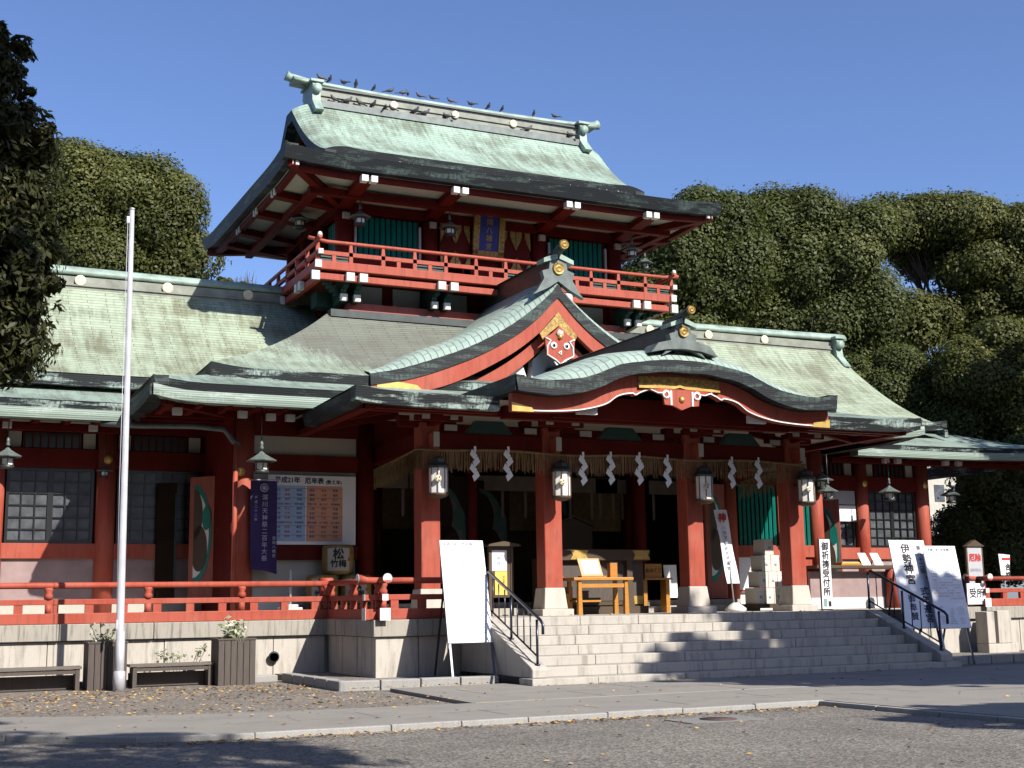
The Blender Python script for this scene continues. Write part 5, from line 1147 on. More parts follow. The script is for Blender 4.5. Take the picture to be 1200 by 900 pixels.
# --- inside the porch: offering box, table, kiosk, stands
t = thing('offering_box', 'long dark wooden offering box with gilt corner plates', 'offering box', (14.2, 25.8, ZT))
part('body', MB().box(12.95, 15.35, 25.7, 26.5, 1.3, 2.34), BRWOOD, t, .01); part('lid_rail', MB().box(12.7, 15.45, 25.55, 25.72, 2.28, 2.52), BRWOOD, t, .01)
part('front_panel', MB().box(13.1, 15.2, 25.685, 25.699, 1.4, 2.2), GRWOOD, t)
for x in (12.85, 14.85): part('post', MB().prism([(x, 1.12), (x+.2, 1.12), (x+.14, 1.6), (x+.14, 2.28), (x, 2.28)], 25.56, 25.68), BRWOOD, t)
for x in (13.65, 15.22): part('gilt_plate', MB().prism([(x-.22, 2.30), (x+.22, 2.30), (x+.16, 2.40), (x+.22, 2.50), (x-.22, 2.50), (x-.16, 2.40)], 25.535, 25.549), GOLD, t)
part('gilt_plate', MB().box(14.95, 15.3, 25.67, 25.684, 1.32, 1.5), GOLD, t); part('foot', MB().box(12.9, 15.4, 25.6, 26.4, 1.12, 1.28), BRWOOD, t)
t = thing('small_table', 'orange varnished wooden table in front of the offering box', 'table', (13.7, 24.95, ZT))
part('tabletop', MB().box(12.98, 14.42, 24.55, 25.2, 1.83, 1.89), ORWOOD, t, .008); part('apron', MB().box(13.1, 14.3, 24.62, 24.66, 1.68, 1.76), ORWOOD, t)
for x in (13.10, 14.22):
    for y in (24.6, 25.05): part('leg', MB().hexa([(x-.0, y, 1.12), (x+.10, y, 1.12), (x+.10, y+.09, 1.12), (x-.0, y+.09, 1.12)], [(x+.01, y, 1.83), (x+.08, y, 1.83), (x+.08, y+.08, 1.83), (x+.01, y+.08, 1.83)]), ORWOOD, t)
part('shelf', MB().box(13.15, 13.75, 24.8, 25.1, 1.38, 1.42), ORWOOD, t)
t = thing('picture_stand', 'framed white card standing on the orange table', 'stand', (13.55, 24.85, 1.89)); part('frame', MB().hexa([(13.32, 24.84, 1.93), (13.84, 24.84, 1.93), (13.84, 24.87, 1.93), (13.32, 24.87, 1.93)], [(13.28, 24.96, 2.30), (13.80, 24.96, 2.30), (13.80, 24.99, 2.30), (13.28, 24.99, 2.30)]), ORWOOD, t); part('card', MB().hexa([(13.38, 24.845, 1.97), (13.78, 24.845, 1.97), (13.78, 24.853, 1.97), (13.38, 24.853, 1.97)], [(13.35, 24.94, 2.26), (13.75, 24.94, 2.26), (13.75, 24.948, 2.26), (13.35, 24.948, 2.26)]), PAPER, t); part('foot', MB().box(13.3, 13.9, 24.8, 24.98, 1.89, 1.93), ORWOOD, t)
t = thing('wooden_slip_box', 'narrow upright wooden box on the orange table', 'box', (14.1, 24.9, 1.89)); part('body', MB().box(14.02, 14.2, 24.85, 24.99, 1.89, 2.2), ORWOOD, t, .01); part('lid', MB().box(14.015, 14.205, 24.845, 24.995, 2.2, 2.215), BRWOOD, t)
t = thing('wooden_chair', 'dark folding chair left of the orange table', 'chair', (12.85, 25.1, ZT)); part('backrest', MB().beam((12.72, 25.1, 2.22), (12.86, 25.0, 1.85), .05, .22), ORWOOD, t); part('seat', MB().box(12.78, 13.08, 24.95, 25.3, 1.52, 1.56), ORWOOD, t)
for x, y in ((12.82, 24.97), (12.82, 25.27), (13.05, 24.97), (13.05, 25.27)): part('leg', MB().box(x-.025, x+.025, y-.025, y+.025, 1.12, 1.55), ORWOOD, t)
t = thing('notice_kiosk', 'small roofed wooden kiosk with white and yellow papers', 'kiosk', (11.6, 25.2, ZT)); part('roof', MB().prism([(11.25, 2.56), (12.0, 2.56), (11.98, 2.60), (11.62, 2.66), (11.27, 2.60)], 25.05, 25.5), BRWOOD, t)
for x in (11.36, 11.86): part('post', MB().box(x-.03, x+.03, 25.2, 25.28, 1.12, 2.56), BRWOOD, t)
part('back_board', MB().box(11.39, 11.83, 25.22, 25.25, 1.5, 2.55), BRWOOD, t); part('white_paper', MB().box(11.40, 11.74, 25.205, 25.219, 2.05, 2.48), PAPER, t); part('yellow_paper', MB().box(11.46, 11.74, 25.20, 25.219, 1.55, 2.04), YELP, t)
mb = MB(); mb.text('参拝', .1, facing((11.55, 25.202, 2.3), ex, ey), 0, .001, True); mb.text('作法案内', .05, facing((11.66, 25.196, 1.92), ex, ey), 1, .001, True); part('lettering', mb, [GREYINK, paint('brown_print', (.4, .22, .04), .7)], t)
t = thing('fortune_box_stand', 'brown wooden stand with a lettered box right of the offering box', 'stand', (15.9, 26.2, ZT))
part('tabletop', MB().box(15.55, 16.3, 26.0, 26.4, 1.86, 1.9), ORWOOD, t); part('box', MB().box(15.6, 16.05, 26.05, 26.3, 1.9, 2.22), ORWOOD, t)
for x in (15.6, 16.2): part('leg', MB().box(x-.05, x+.05, 26.05, 26.3, 1.12, 1.86), ORWOOD, t)
mb = MB(); mb.text('おみくじ', .11, facing((15.83, 26.045, 2.06), ex, ey), 0, .003); part('lettering', mb, INK, t)
t = thing('paper_notice', 'white hanging notice between the offering box and the second porch column from the right', 'sign', (16.5, 26.3, ZT)); part('sheet', MB().hexa([(16.3, 26.3, 1.45), (16.62, 26.3, 1.45), (16.62, 26.31, 1.45), (16.3, 26.31, 1.45)], [(16.25, 26.3, 2.2), (16.6, 26.3, 2.2), (16.6, 26.31, 2.2), (16.25, 26.31, 2.2)]), PAPER, t); part('pole', MB().box(16.3, 16.33, 26.32, 26.35, ZT, 2.2), STEEL, t)
t = thing('prayer_plaque', 'dark five sided wooden plaque hanging deep inside the hall', 'plaque', (15.1, 28.5, 2.6)); part('board', MB().prism([(14.6, 2.55), (15.6, 2.55), (15.6, 3.2), (15.1, 3.4), (14.6, 3.2)], 28.5, 28.56), BRWOOD, t); part('rim', MB().prism([(14.55, 3.2), (15.1, 3.42), (15.65, 3.2), (15.65, 3.26), (15.1, 3.5), (14.55, 3.26)], 28.46, 28.6), BRWOOD, t)
# --- white gift boxes piled in a stepped stack
def gbox(label, x, y, z, w, d, h):
    t = thing('gift_box', label, 'box', (x, y, z), 'white boxes stacked by the lattice window')
    part('carton', MB().box(x, x+w-.012, y, y+d, z, z+h-.008), paint_box, t, .006); part('flap_line', MB().box(x+.01, x+w-.022, y-.002, y, z+h*.72, z+h*.72+.006), GREYP, t)
    part('mark', MB().lathe([(.0, -.002), (.045, -.002), (.045, .0), (0, 0)], (x+w*.5, y, z+h*.42), 5, 0, 'Y').box(x+w*.5-.05, x+w*.5+.02, y-.003, y-.0, z+h*.40, z+h*.43), GREYINK, t); return t
paint_box = paint('carton_white', (.72, .66, .55), .7, .1, 2)
b0_ = at(886, 690, Y=25.45)[0]; t = thing('box_pallet', 'low brown board under the pile of white boxes', 'pallet', (18.7, 25.6, ZT)); part('deck', MB().box(b0_-.06, b0_+.95, 25.38, 26.0, ZT+.06, ZT+.16), BRWOOD, t); part('runner', MB().box(b0_-.04, b0_+.06, 25.4, 25.98, ZT, ZT+.06).box(b0_+.83, b0_+.93, 25.4, 25.98, ZT, ZT+.06), BRWOOD, t)
b0 = at(886, 690, Y=25.45)[0]; bw, bh = .255, .375
rows_ = [('bottom', 3, b0), ('second', 3, b0+.11), ('third', 2, b0+.20), ('top', 1, b0+.30)]; zz = ZT+.16
nm = {3: ('left', 'middle', 'right'), 2: ('left', 'right'), 1: ('',)}
for rname, n, x in rows_:
    for i in range(n): gbox(('white gift box, '+nm[n][i]+' one in the '+rname+' row of the stack by the lattice window') if n > 1 else 'white gift box alone on top of the stack by the lattice window', x+i*bw, 25.45, zz, bw, .45, bh)
    zz += bh
t = thing('banner_stand', 'tall narrow white banner with red crest on a round foot', 'banner', (17.35, 25.3, ZT))
part('foot', MB().lathe([(.24, ZT), (.24, ZT+.07), (.12, ZT+.16), (.05, ZT+.2)], (17.45, 25.2, 0), 16), WHITE, t); part('pole', MB().tube([(17.45, 25.25, ZT+.15), (17.3, 25.32, 3.42)], .016, 6), ALU, t)
P = []
for i in range(12): f = i/11; P.append([(lerp(17.30, 17.02, f)+.33*u, 25.27+.02*math.sin(f*8+u*4), lerp(1.75, 3.42, f)) for u in (0, .25, .5, .75, 1)])
part('cloth', MB().grid(P), PAPER, t); mb = MB(); mb.text('神', .22, facing((17.2, 25.22, 3.22), ex, ey), 1, .01); mb.text('八幡宮奉納式年遷宮', .085, facing((17.24, 25.22, 3.0), (1, 0, .0), (-.16, 0, 1)), 0, .002, True, pitch=1.3); part('lettering', mb, [GREYINK, REDINK], t)
t = thing('wall_paper_sheet', 'pair of white sheets pinned under the lattice window', 'paper', (18.3, 27.2, 2.0)); part('sheet', MB().box(18.95, 19.5, CY-.06, CY-.04, 1.62, 2.42), PAPER, t); part('sheet', MB().box(19.55, 19.8, CY-.06, CY-.04, 1.7, 2.3), PAPER, t)

# --- reception: counter, sign, papers
t = thing('reception_counter', 'red walled reception counter under the white blind in the right wing', 'counter', (24.3, 28.5, ZT))
part('panel', MB().box(20.9, 24.2, 26.9, 27.0, 1.4, 2.05), PINK, t); part('base', MB().box(20.9, 24.2, 26.88, 27.0, 1.12, 1.4), WHITE, t); part('countertop', MB().box(20.9, 24.4, 26.6, 27.3, 2.12, 2.2), BRWOOD, t, .01)
part('end_post', MB().lathe([(.17, 1.12), (.17, 2.1)], (23.4, 26.75, 0), 16), RED, t); part('end_panel', MB().box(23.9, 24.6, 26.4, 26.5, 1.12, 2.15), SHADE_RED, t); part('brace', MB().beam((23.5, 26.72, 1.9), (23.9, 26.72, 1.6), .08, .1), RED, t)
for k, (x, l) in enumerate(((22.55, 'upright white leaflet on the reception counter, nearer the calligraphy sign'), (22.95, 'upright white leaflet on the reception counter, nearer the red wing column'))):
    t = thing('leaflet', l, 'leaflet', (x, 26.9, 2.2)); part('sheet', MB().hexa([(x, 26.85, 2.2), (x+.28, 26.85, 2.2), (x+.28, 26.86, 2.2), (x, 26.86, 2.2)], [(x-.05, 26.98, 2.52), (x+.2, 26.98, 2.52), (x+.2, 26.99, 2.52), (x-.05, 26.99, 2.52)]), PAPER, t); part('prop', MB().beam((x+.1, 26.99, 2.5), (x+.12, 27.15, 2.2), .02, .02), STEEL, t)
t = thing('paper_tray', 'shallow orange tray of papers lying on the reception counter', 'tray', (22.2, 26.8, 2.2)); part('tray', MB().box(21.75, 22.4, 26.7, 27.0, 2.2, 2.25), ORWOOD, t); part('papers', MB().box(21.8, 22.35, 26.73, 26.97, 2.25, 2.28), YELP, t)
t = thing('vertical_sign', 'tall narrow white sign with six black brush characters by the right porch column', 'sign', (19.4, 24.6, ZT))
A = at(960, 632, Y=24.3); B = at(976, 708, Y=24.3); xa, xb = A[0], B[0]
part('panel', MB().box(xa, xb, 24.3, 24.33, ZT+.03, A[2]), PAPER, t); part('frame', MB().box(xa-.015, xb+.015, 24.32, 24.345, ZT+.0, A[2]+.015), BRWOOD, t)
mb = MB(); mb.text('御祈祷受付所', .205, facing(((xa+xb)/2, 24.296, A[2]-.17), ex, ey), 0, .006, True, pitch=1.0); mb.box(xa+.04, xa+.13, 24.294, 24.298, ZT+.08, ZT+.26, 1); mb.box(xb-.12, xb-.04, 24.294, 24.298, ZT+.08, ZT+.2, 0); part('lettering', mb, [INK, paint('sign_teal_patch', (.2, .35, .3), .7)], t)
# --- right side signs
def signxy(px_, Y): return at(*px_, Y=Y)
A = signxy((1141, 691), 25.3); B = signxy((1152, 708), 25.3)
t = thing('small_sign', 'small square white sign hanging on the right balustrade', 'sign', (A[0], 25.3, A[2])); x_, z_ = A[0]-.12, B[2]; part('panel', MB().box(x_, x_+.62, 25.4, 25.43, z_-.0, z_+.52), PAPER, t); part('hook', MB().box(x_+.1, x_+.13, 25.43, 25.56, z_+.4, z_+.7).box(x_+.5, x_+.53, 25.43, 25.56, z_+.4, z_+.7), STEEL, t); mb = MB(); mb.text('受所', .25, facing((x_+.31, 25.397, z_+.26), ex, ey), 0, .006); part('lettering', mb, INK, t); part('edge', MB().box(x_+.6, x_+.625, 25.395, 25.44, z_, z_+.52), REDINK, t)
A = signxy((1133, 636), 27.5); B = signxy((1152, 674), 27.5)
t = thing('hanging_board', 'grey framed board with a red drawing among the dark shrubs', 'sign', ((A[0]+B[0])/2, 27.5, ZT)); part('panel', MB().box(A[0], B[0], 27.5, 27.54, B[2]-.3, A[2]-.1), GREYP, t); part('roof', MB().prism([(A[0]-.08, A[2]-.1), (B[0]+.08, A[2]-.1), ((A[0]+B[0])/2, A[2]+.08)], 27.45, 27.6), BRWOOD, t); part('post', MB().box(A[0]-.05, A[0]-.0, 27.5, 27.56, ZT, A[2]-.1).box(B[0], B[0]+.05, 27.5, 27.56, ZT, A[2]-.1), BRWOOD, t)
mb = MB(); mb.text('厄除', .22, facing(((A[0]+B[0])/2, 27.495, A[2]-.42), ex, ey), 0, .01); mb.text('御守授与', .1, facing(((A[0]+B[0])/2, 27.495, A[2]-.75), ex, ey), 1, .003); part('lettering', mb, [REDINK, GREYINK], t)
A = signxy((1170, 649), 26.3); B = signxy((1180, 674), 26.3)
t = thing('slanted_banner', 'small slanted white banner with a red bar at the far right', 'banner', (B[0], 26.3, ZT)); part('cloth', MB().hexa([(B[0]-.2, 26.3, B[2]), (B[0]+.1, 26.3, B[2]), (B[0]+.1, 26.32, B[2]), (B[0]-.2, 26.32, B[2])], [(A[0], 26.3, A[2]), (A[0]+.4, 26.3, A[2]-.03), (A[0]+.4, 26.32, A[2]-.03), (A[0], 26.32, A[2])]), PAPER, t); part('pole', MB().beam((B[0]-.05, 26.34, ZT), (A[0]+.2, 26.34, A[2]), .02, .02), ALU, t); mb = MB().box(A[0]+.1, A[0]+.4, 26.294, 26.298, A[2]-.17, A[2]-.1, 1); mb.text('合格', .2, facing((A[0]+.3, 26.295, A[2]-.36), ex, ey), 0, .008, True); part('lettering', mb, [INK, REDINK], t)
t = thing('stone_stump', 'short pale stone post at the foot of the right terrace', 'stone post', (25.0, 25.0, 0))
for a, b, z0, z1 in ((24.6, 24.85, .3, 1.0), (24.95, 25.4, .3, 1.02), (24.6, 25.6, 0, .22)): part('block', MB().box(a, b, 24.8, 25.2, z0-.08, z1), STONEW, t, .02)

# ------------------------------------------------------------------ ropes, paper streamers, lanterns
t = thing('sacred_rope', 'long straw rope with hanging fringe strung across the porch columns', 'rope', (X0, 24.1, 4.4))
def ropez(x): return 4.43-.025*math.sin((x*2.1))-.02*(x-9.4)/9
pts = [(9.42, 27.0, 4.28), (9.42, 25.5, 4.36), (9.40, 24.35, 4.44)]+[(x, 24.12, ropez(x)) for x in np.linspace(9.45, 18.75, 50)]+[(18.85, 24.4, 4.4), (18.85, 26.8, 4.25)]
part('cord', MB().tube(pts, .022, 6), STRAW, t)
mb = MB(); rr = random.Random(5); cum = [0]
for a, b in zip(pts[:-1], pts[1:]): cum.append(cum[-1]+(Vector(b)-Vector(a)).length)
for k in range(620):
    s_ = cum[-1]*(k+rr.random())/620; i = max(j for j in range(len(cum)-1) if cum[j] <= s_); p = Vector(pts[i]).lerp(Vector(pts[i+1]), (s_-cum[i])/(cum[i+1]-cum[i]))
    L = rr.uniform(.34, .46); a = rr.uniform(-.03, .03); w = rr.uniform(.005, .010); c = rr.uniform(-.03, .03)
    mb.hexa([(p.x+a-w, p.y+c, p.z-L), (p.x+a+w, p.y+c, p.z-L), (p.x+a, p.y+c+w, p.z-L)], [(p.x-w, p.y, p.z), (p.x+w, p.y, p.z), (p.x, p.y+w, p.z)])
part('straw_fringe', mb, STRAW, t)
SHIDE = [('leftmost paper streamer on the rope, next to the left porch column', 10.52), ('second paper streamer from the left on the rope', 11.26), ('third paper streamer from the left, just right of the second porch column', 12.98), ('fourth paper streamer from the left on the rope', 13.64), ('fifth paper streamer from the left on the rope', 14.34), ('sixth paper streamer from the left on the rope', 15.04), ('seventh paper streamer from the left, right of the third porch column', 16.70), ('rightmost paper streamer on the rope before the teal lattice window', 17.41)]
for lab, x in SHIDE:
    z = ropez(x); t = thing('paper_streamer', 'white zigzag '+lab, 'paper streamer', (x, 24.02, z), 'zigzag paper streamers on the rope')
    mb = MB(); cx_ = x; zz = z-.02; w = .085
    for k in range(4):
        s_ = (1 if k % 2 else -1); ox = s_*.03; tw = .012*k
        mb.hexa([(cx_+ox-w, 24.02+tw, zz-.08), (cx_+ox+w*.4, 24.02+tw, zz-.20), (cx_+ox+w*.4, 24.024+tw, zz-.20), (cx_+ox-w, 24.024+tw, zz-.08)] if s_ < 0 else [(cx_+ox-w*.4, 24.02+tw, zz-.20), (cx_+ox+w, 24.02+tw, zz-.08), (cx_+ox+w, 24.024+tw, zz-.08), (cx_+ox-w*.4, 24.024+tw, zz-.20)],
                [(cx_+ox-w*.4, 24.02+tw, zz+.03), (cx_+ox+w*.95, 24.02+tw, zz-.09), (cx_+ox+w*.95, 24.024+tw, zz-.09), (cx_+ox-w*.4, 24.024+tw, zz+.03)] if s_ < 0 else [(cx_+ox-w*.95, 24.02+tw, zz-.09), (cx_+ox+w*.4, 24.02+tw, zz+.03), (cx_+ox+w*.4, 24.024+tw, zz+.03), (cx_+ox-w*.95, 24.024+tw, zz-.09)])
        zz -= .14
    part('zigzag_fold', mb, PAPER, t); part('loop', MB().box(x-.025, x+.025, 24.02, 24.024, z-.06, z+.07), PAPER, t)
# lanterns on the porch columns
def column_lantern(label, x):
    t = thing('column_lantern', label, 'lantern', (x, PY-.60, 3.4), 'glass lanterns on the porch columns'); y = PY-.60; r = .185
    part('glass', MB().lathe([(r*.97, 3.52), (r*.97, 4.02)], (x, y, 0), 8, smooth=False), LAMPG, t)
    mb = MB()
    for k in range(8): a = 2*math.pi*(k+.5)/8; mb.box(x+r*math.cos(a)-.009, x+r*math.cos(a)+.009, y+r*math.sin(a)-.009, y+r*math.sin(a)+.009, 3.5, 4.04)
    part('frame_bars', mb, LBAR, t); part('roof_cap', MB().lathe([(r*1.2, 4.02), (r*1.25, 4.06), (r*.9, 4.13), (r*.85, 4.2), (r*.2, 4.26), (0, 4.28)], (x, y, 0), 8, smooth=False), DCOP, t); part('bottom_ring', MB().lathe([(r*.5, 3.43), (r*1.0, 3.47), (r*1.1, 3.50), (r*1.1, 3.53)], (x, y, 0), 12), BRWOOD, t)
    a = -math.pi/2-.14; c = (x-.075, y-r*.98-.012, 3.80); part('gilt_crest', MB().lathe([(0, -.012), (.066, -.012), (.07, 0), (0, 0)], c, 18, 0, 'Y'), CRESTP, t)
    mb = MB()
    for k in range(3): a = 2*math.pi*k/3+.5; mb.tube([(c[0]+.027*math.cos(a), c[1]-.014, c[2]+.027*math.sin(a)), (c[0]+.046*math.cos(a+.5), c[1]-.014, c[2]+.046*math.sin(a+.5)), (c[0]+.052*math.cos(a+1.1), c[1]-.014, c[2]+.052*math.sin(a+1.1))], [.012, .008, .002], 6)
    part('crest_commas', mb, BRWOOD, t); part('wall_bracket', MB().box(x-.04, x+.04, y, PY-.2, 3.9, 3.96), DCOP, t); return t
for x, l in zip(PC, ('on the leftmost porch column', 'on the second porch column from the left', 'on the third porch column from the left', 'on the rightmost porch column')): column_lantern('white glass lantern with gilt crest '+l, x)
def hang_lantern(label, x, y, z, s, chain=.6, rz=0):
    t = thing('hanging_lantern', label, 'lantern', (x, y, z), 'bronze lanterns hanging from the eaves')
    part('roof_cap', MB().lathe([(.36*s, z+.28*s), (.37*s, z+.30*s), (.22*s, z+.38*s), (.09*s, z+.46*s), (.03*s, z+.52*s)], (x, y, 0), 6, smooth=False), GCOP, t); part('finial', MB().lathe([(.02*s, z+.55*s), (.06*s, z+.60*s), (.03*s, z+.66*s), (.05*s, z+.70*s), (.01*s, z+.78*s)], (x, y, 0), 8), GCOP, t)
    part('glass', MB().lathe([(.135*s, z+.08*s), (.145*s, z+.26*s)], (x, y, 0), 6, smooth=False), LAMPG, t)
    mb = MB().lathe([(.17*s, z), (.19*s, z+.03*s), (.17*s, z+.09*s), (.13*s, z+.09*s)], (x, y, 0), 6).lathe([(.19*s, z+.24*s), (.21*s, z+.28*s), (.2*s, z+.30*s)], (x, y, 0), 6)
    for k in range(6): a = 2*math.pi*(k+.5)/6; mb.tube([(x+.155*s*math.cos(a), y+.155*s*math.sin(a), z+.05*s), (x+.165*s*math.cos(a), y+.165*s*math.sin(a), z+.28*s)], .014*s, 5)
    part('frame', mb, DCOP, t); part('chain', MB().tube([(x, y, z+.76*s), (x, y, z+.76*s+chain)], .012, 5), DCOP, t); return t
for p, Y, s, ch, l in (((8, 549), 28.9, .95, .5, 'bronze hanging lantern at the left edge in front of the wing window'), ((306, 555), 26.4, 1.0, .8, 'bronze hanging lantern above the purple banner'), ((122, 560), 29.9, .6, .6, 'small dim bronze lantern behind the flagpole'),
                    ((964, 574), 27.0, .95, .5, 'bronze hanging lantern right of the rightmost porch column, the upper of the two'), ((971, 586), 26.0, .8, .6, 'bronze hanging lantern right of the rightmost porch column, the lower of the two'), ((1043, 587), 28.9, .95, .5, 'bronze hanging lantern before the window of the right wing'), ((1115, 590), 29.6, .95, .3, 'bronze hanging lantern under the far right eave against the dark trees'),
                    ((422, 265), 30.7, .9, .35, 'bronze hanging lantern before the left teal lattice of the tower'), ((527, 277), 30.7, .9, .35, 'bronze hanging lantern just left of the blue plaque on the tower'), ((351, 268), 32.5, .9, .4, 'bronze hanging lantern at the left side of the tower'), ((741, 303), 30.7, .9, .35, 'bronze hanging lantern at the right corner of the tower'), ((756, 316), 33.5, .8, .3, 'dark bronze hanging lantern behind the right corner of the tower')):
    c = at(*p, Y=Y); hang_lantern(l, c[0], c[1], c[2], s*.88, ch)
# plaque on the tower
t = thing('name_plaque', 'gilt framed blue plaque with gold characters on the tower front', 'plaque', (14.12, 31.2, 11.2))
lean = lambda x, z, d: (x, 31.28-(z-10.6)*.16-d, z)
def lp(x0, x1, z0, z1, d0, d1): return MB().hexa([lean(x0, z0, d0), lean(x1, z0, d0), lean(x1, z1, d0), lean(x0, z1, d0)], [lean(x0, z0, d1), lean(x1, z0, d1), lean(x1, z1, d1), lean(x0, z1, d1)])
part('panel', lp(13.83, 14.40, 10.72, 11.86, 0, .04), BLUE, t)
for a in ((13.66, 13.83, 10.6, 11.95), (14.40, 14.57, 10.6, 11.95), (13.66, 14.57, 10.58, 10.72)): part('frame', lp(*a, -.02, .07), GOLDF, t)
part('frame', MB().prism([(13.45, 11.98), (13.6, 11.86), (14.12, 11.90), (14.64, 11.86), (14.80, 11.98), (14.6, 12.06), (14.12, 12.03), (13.64, 12.06)], 30.98, 31.12), GOLD, t)
mb = MB(); mb.text('冨岡八幡宮', .19, facing(lean(14.12, 11.70, .045), (1, 0, 0), (0, -.16, 1)), 0, .004, True, pitch=1.15); part('lettering', mb, GOLDF, t)
# ------------------------------------------------------------------ pigeons along the tower ridge
def pigeon(label, x, y, z, rz, s=1.):
    t = thing('pigeon', label, 'pigeon', (0, 0, 0), 'pigeons on the tower ridge')
    part('body', MB().tube([(-.17, 0, .10), (-.10, 0, .12), (0, 0, .13), (.08, 0, .16), (.11, 0, .21), (.13, 0, .245), (.17, 0, .25)], [.012, .045, .07, .06, .035, .037, .008], 8), PIGEON, t)
    part('tail', MB().hexa([(-.30, -.03, .07), (-.15, -.04, .10), (-.15, .04, .10), (-.30, .03, .07)], [(-.30, -.03, .085), (-.15, -.04, .125), (-.15, .04, .125), (-.30, .03, .085)]), PIGEON, t); part('leg', MB().tube([(.0, .02, 0), (.0, .02, .08)], .006, 4), REDINK, t); part('leg', MB().tube([(.0, -.02, 0), (.0, -.02, .08)], .006, 4), REDINK, t)
    t.location = (x, y, z); t.rotation_euler = (0, 0, rz); t.scale = (.8,)*3; return t
birds = [(376, 0), (386, 0), (403, 0), (417, 0), (438, 0), (457, 0), (472, 0), (478, 0), (492, 0), (507, 0), (528, 0), (552, 0), (572, 0), (588, 0), (625, 0), (650, 0), (392, 1), (407, 1), (422, 1), (437, 1), (452, 1), (460, 1), (486, 1), (498, 2), (524, 1), (618, 1), (668, 1)]
def ordinal(n): return ['first', 'second', 'third', 'fourth', 'fifth', 'sixth', 'seventh', 'eighth', 'ninth', 'tenth', 'eleventh', 'twelfth', 'thirteenth', 'fourteenth', 'fifteenth', 'sixteenth', 'seventeenth'][n-1]
proto = None; cnt = {0: 0, 1: 0}; rr = random.Random(21)
for px_, lv in sorted(birds):
    y = 33.72 if lv == 0 else 33.40; c = at(px_, 110, Y=y); lv2 = min(lv, 1); cnt[lv2] += 1
    z = (15.80+.10*abs((c[0]-X0)/4.8)**3) if lv == 0 else 15.16; rz = rr.choice((0, 3.14, 1.2, -1.5, 2.4, -.6))+rr.uniform(-.3, .3)
    lab = 'grey pigeon perched on top of the tower ridge, '+ordinal(cnt[0])+' from the left' if lv2 == 0 else 'grey pigeon on the ledge below the tower ridge cap, '+ordinal(cnt[1])+' from the left'
    if proto is None: proto = pigeon(lab, c[0], y, z, rz)
    else: dup(proto, (c[0], y, z), lab, rz, rr.uniform(.66, .9))

# ================================================================== TREES
def pd(x, y, D): return CC + (CF + CR*(x-600)/FPX - CU*(y-450)/FPX)*D
def crown_leaves(ells, nleaf, leaf, asp, rng, clump=.28, per=70, front=.65, fill=.2, lobe=0):
    """leaves gathered in clumps over the shells of several ellipsoids, plus a loose inner filling"""
    C_, N_, T_ = [], [], []
    area = np.array([r[0]*r[2] for c, r in ells]); area = area/area.sum()
    for (c, r), a in zip(ells, area):
        c = np.array(c); r = np.array(r); n = int(nleaf*a*(1-fill)/per)+1
        d = rng.normal(size=(n, 3)); d /= np.linalg.norm(d, axis=1)[:, None]
        flip = (d[:, 1] > 0) & (rng.uniform(size=n) < front-.3); d[flip, 1] *= -1
        cen = c + d*np.maximum(r-lobe*.9, r*.25)*rng.uniform(.72, 1.06, (n, 1)); cr = (lobe if lobe else clump*r.min())*rng.uniform(.45, 1.45, (n, 1))
        k = rng.normal(size=(n, per, 3)); k /= np.linalg.norm(k, axis=2)[:, :, None]; rad = rng.uniform(.45 if lobe else .3, 1., (n, per, 1))**(.4 if lobe else .5)
        st = np.array([1.08, 1.08, .95]) if lobe else np.array([1.15, 1.15, .75])
        if lobe:   # leaves sit on the outer, upper side of each bough
            o_ = d+np.array([0, 0, .55]); o_ /= np.linalg.norm(o_, axis=1)[:, None]; dt = (k*o_[:, None, :]).sum(2, keepdims=True); k = np.where(dt < -.15, k-2*dt*o_[:, None, :], k)
        P = cen[:, None, :]+k*rad*cr[:, None, :]*st; Nn = k*1.0+d[:, None, :]*.35+np.array([0, 0, .35])
        P = P.reshape(-1, 3); Nn = Nn.reshape(-1, 3)
        if lobe: loose = rng.uniform(size=len(P)) < .10; P[loose] += rng.normal(size=(int(loose.sum()), 3))*lobe*np.array([.18, .18, .15])   # stray sprigs break the outline
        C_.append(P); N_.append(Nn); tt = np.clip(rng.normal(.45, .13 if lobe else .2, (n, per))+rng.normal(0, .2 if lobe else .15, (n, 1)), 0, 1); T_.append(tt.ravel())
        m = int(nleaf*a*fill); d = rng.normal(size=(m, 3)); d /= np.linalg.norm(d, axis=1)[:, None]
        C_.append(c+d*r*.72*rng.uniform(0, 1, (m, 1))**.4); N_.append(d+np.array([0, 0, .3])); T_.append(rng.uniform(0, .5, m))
    C_ = np.concatenate(C_); N_ = np.concatenate(N_); T_ = np.concatenate(T_); N_ /= np.linalg.norm(N_, axis=1)[:, None]+1e-9
    return leafset(C_, N_, leaf, asp, rng), T_
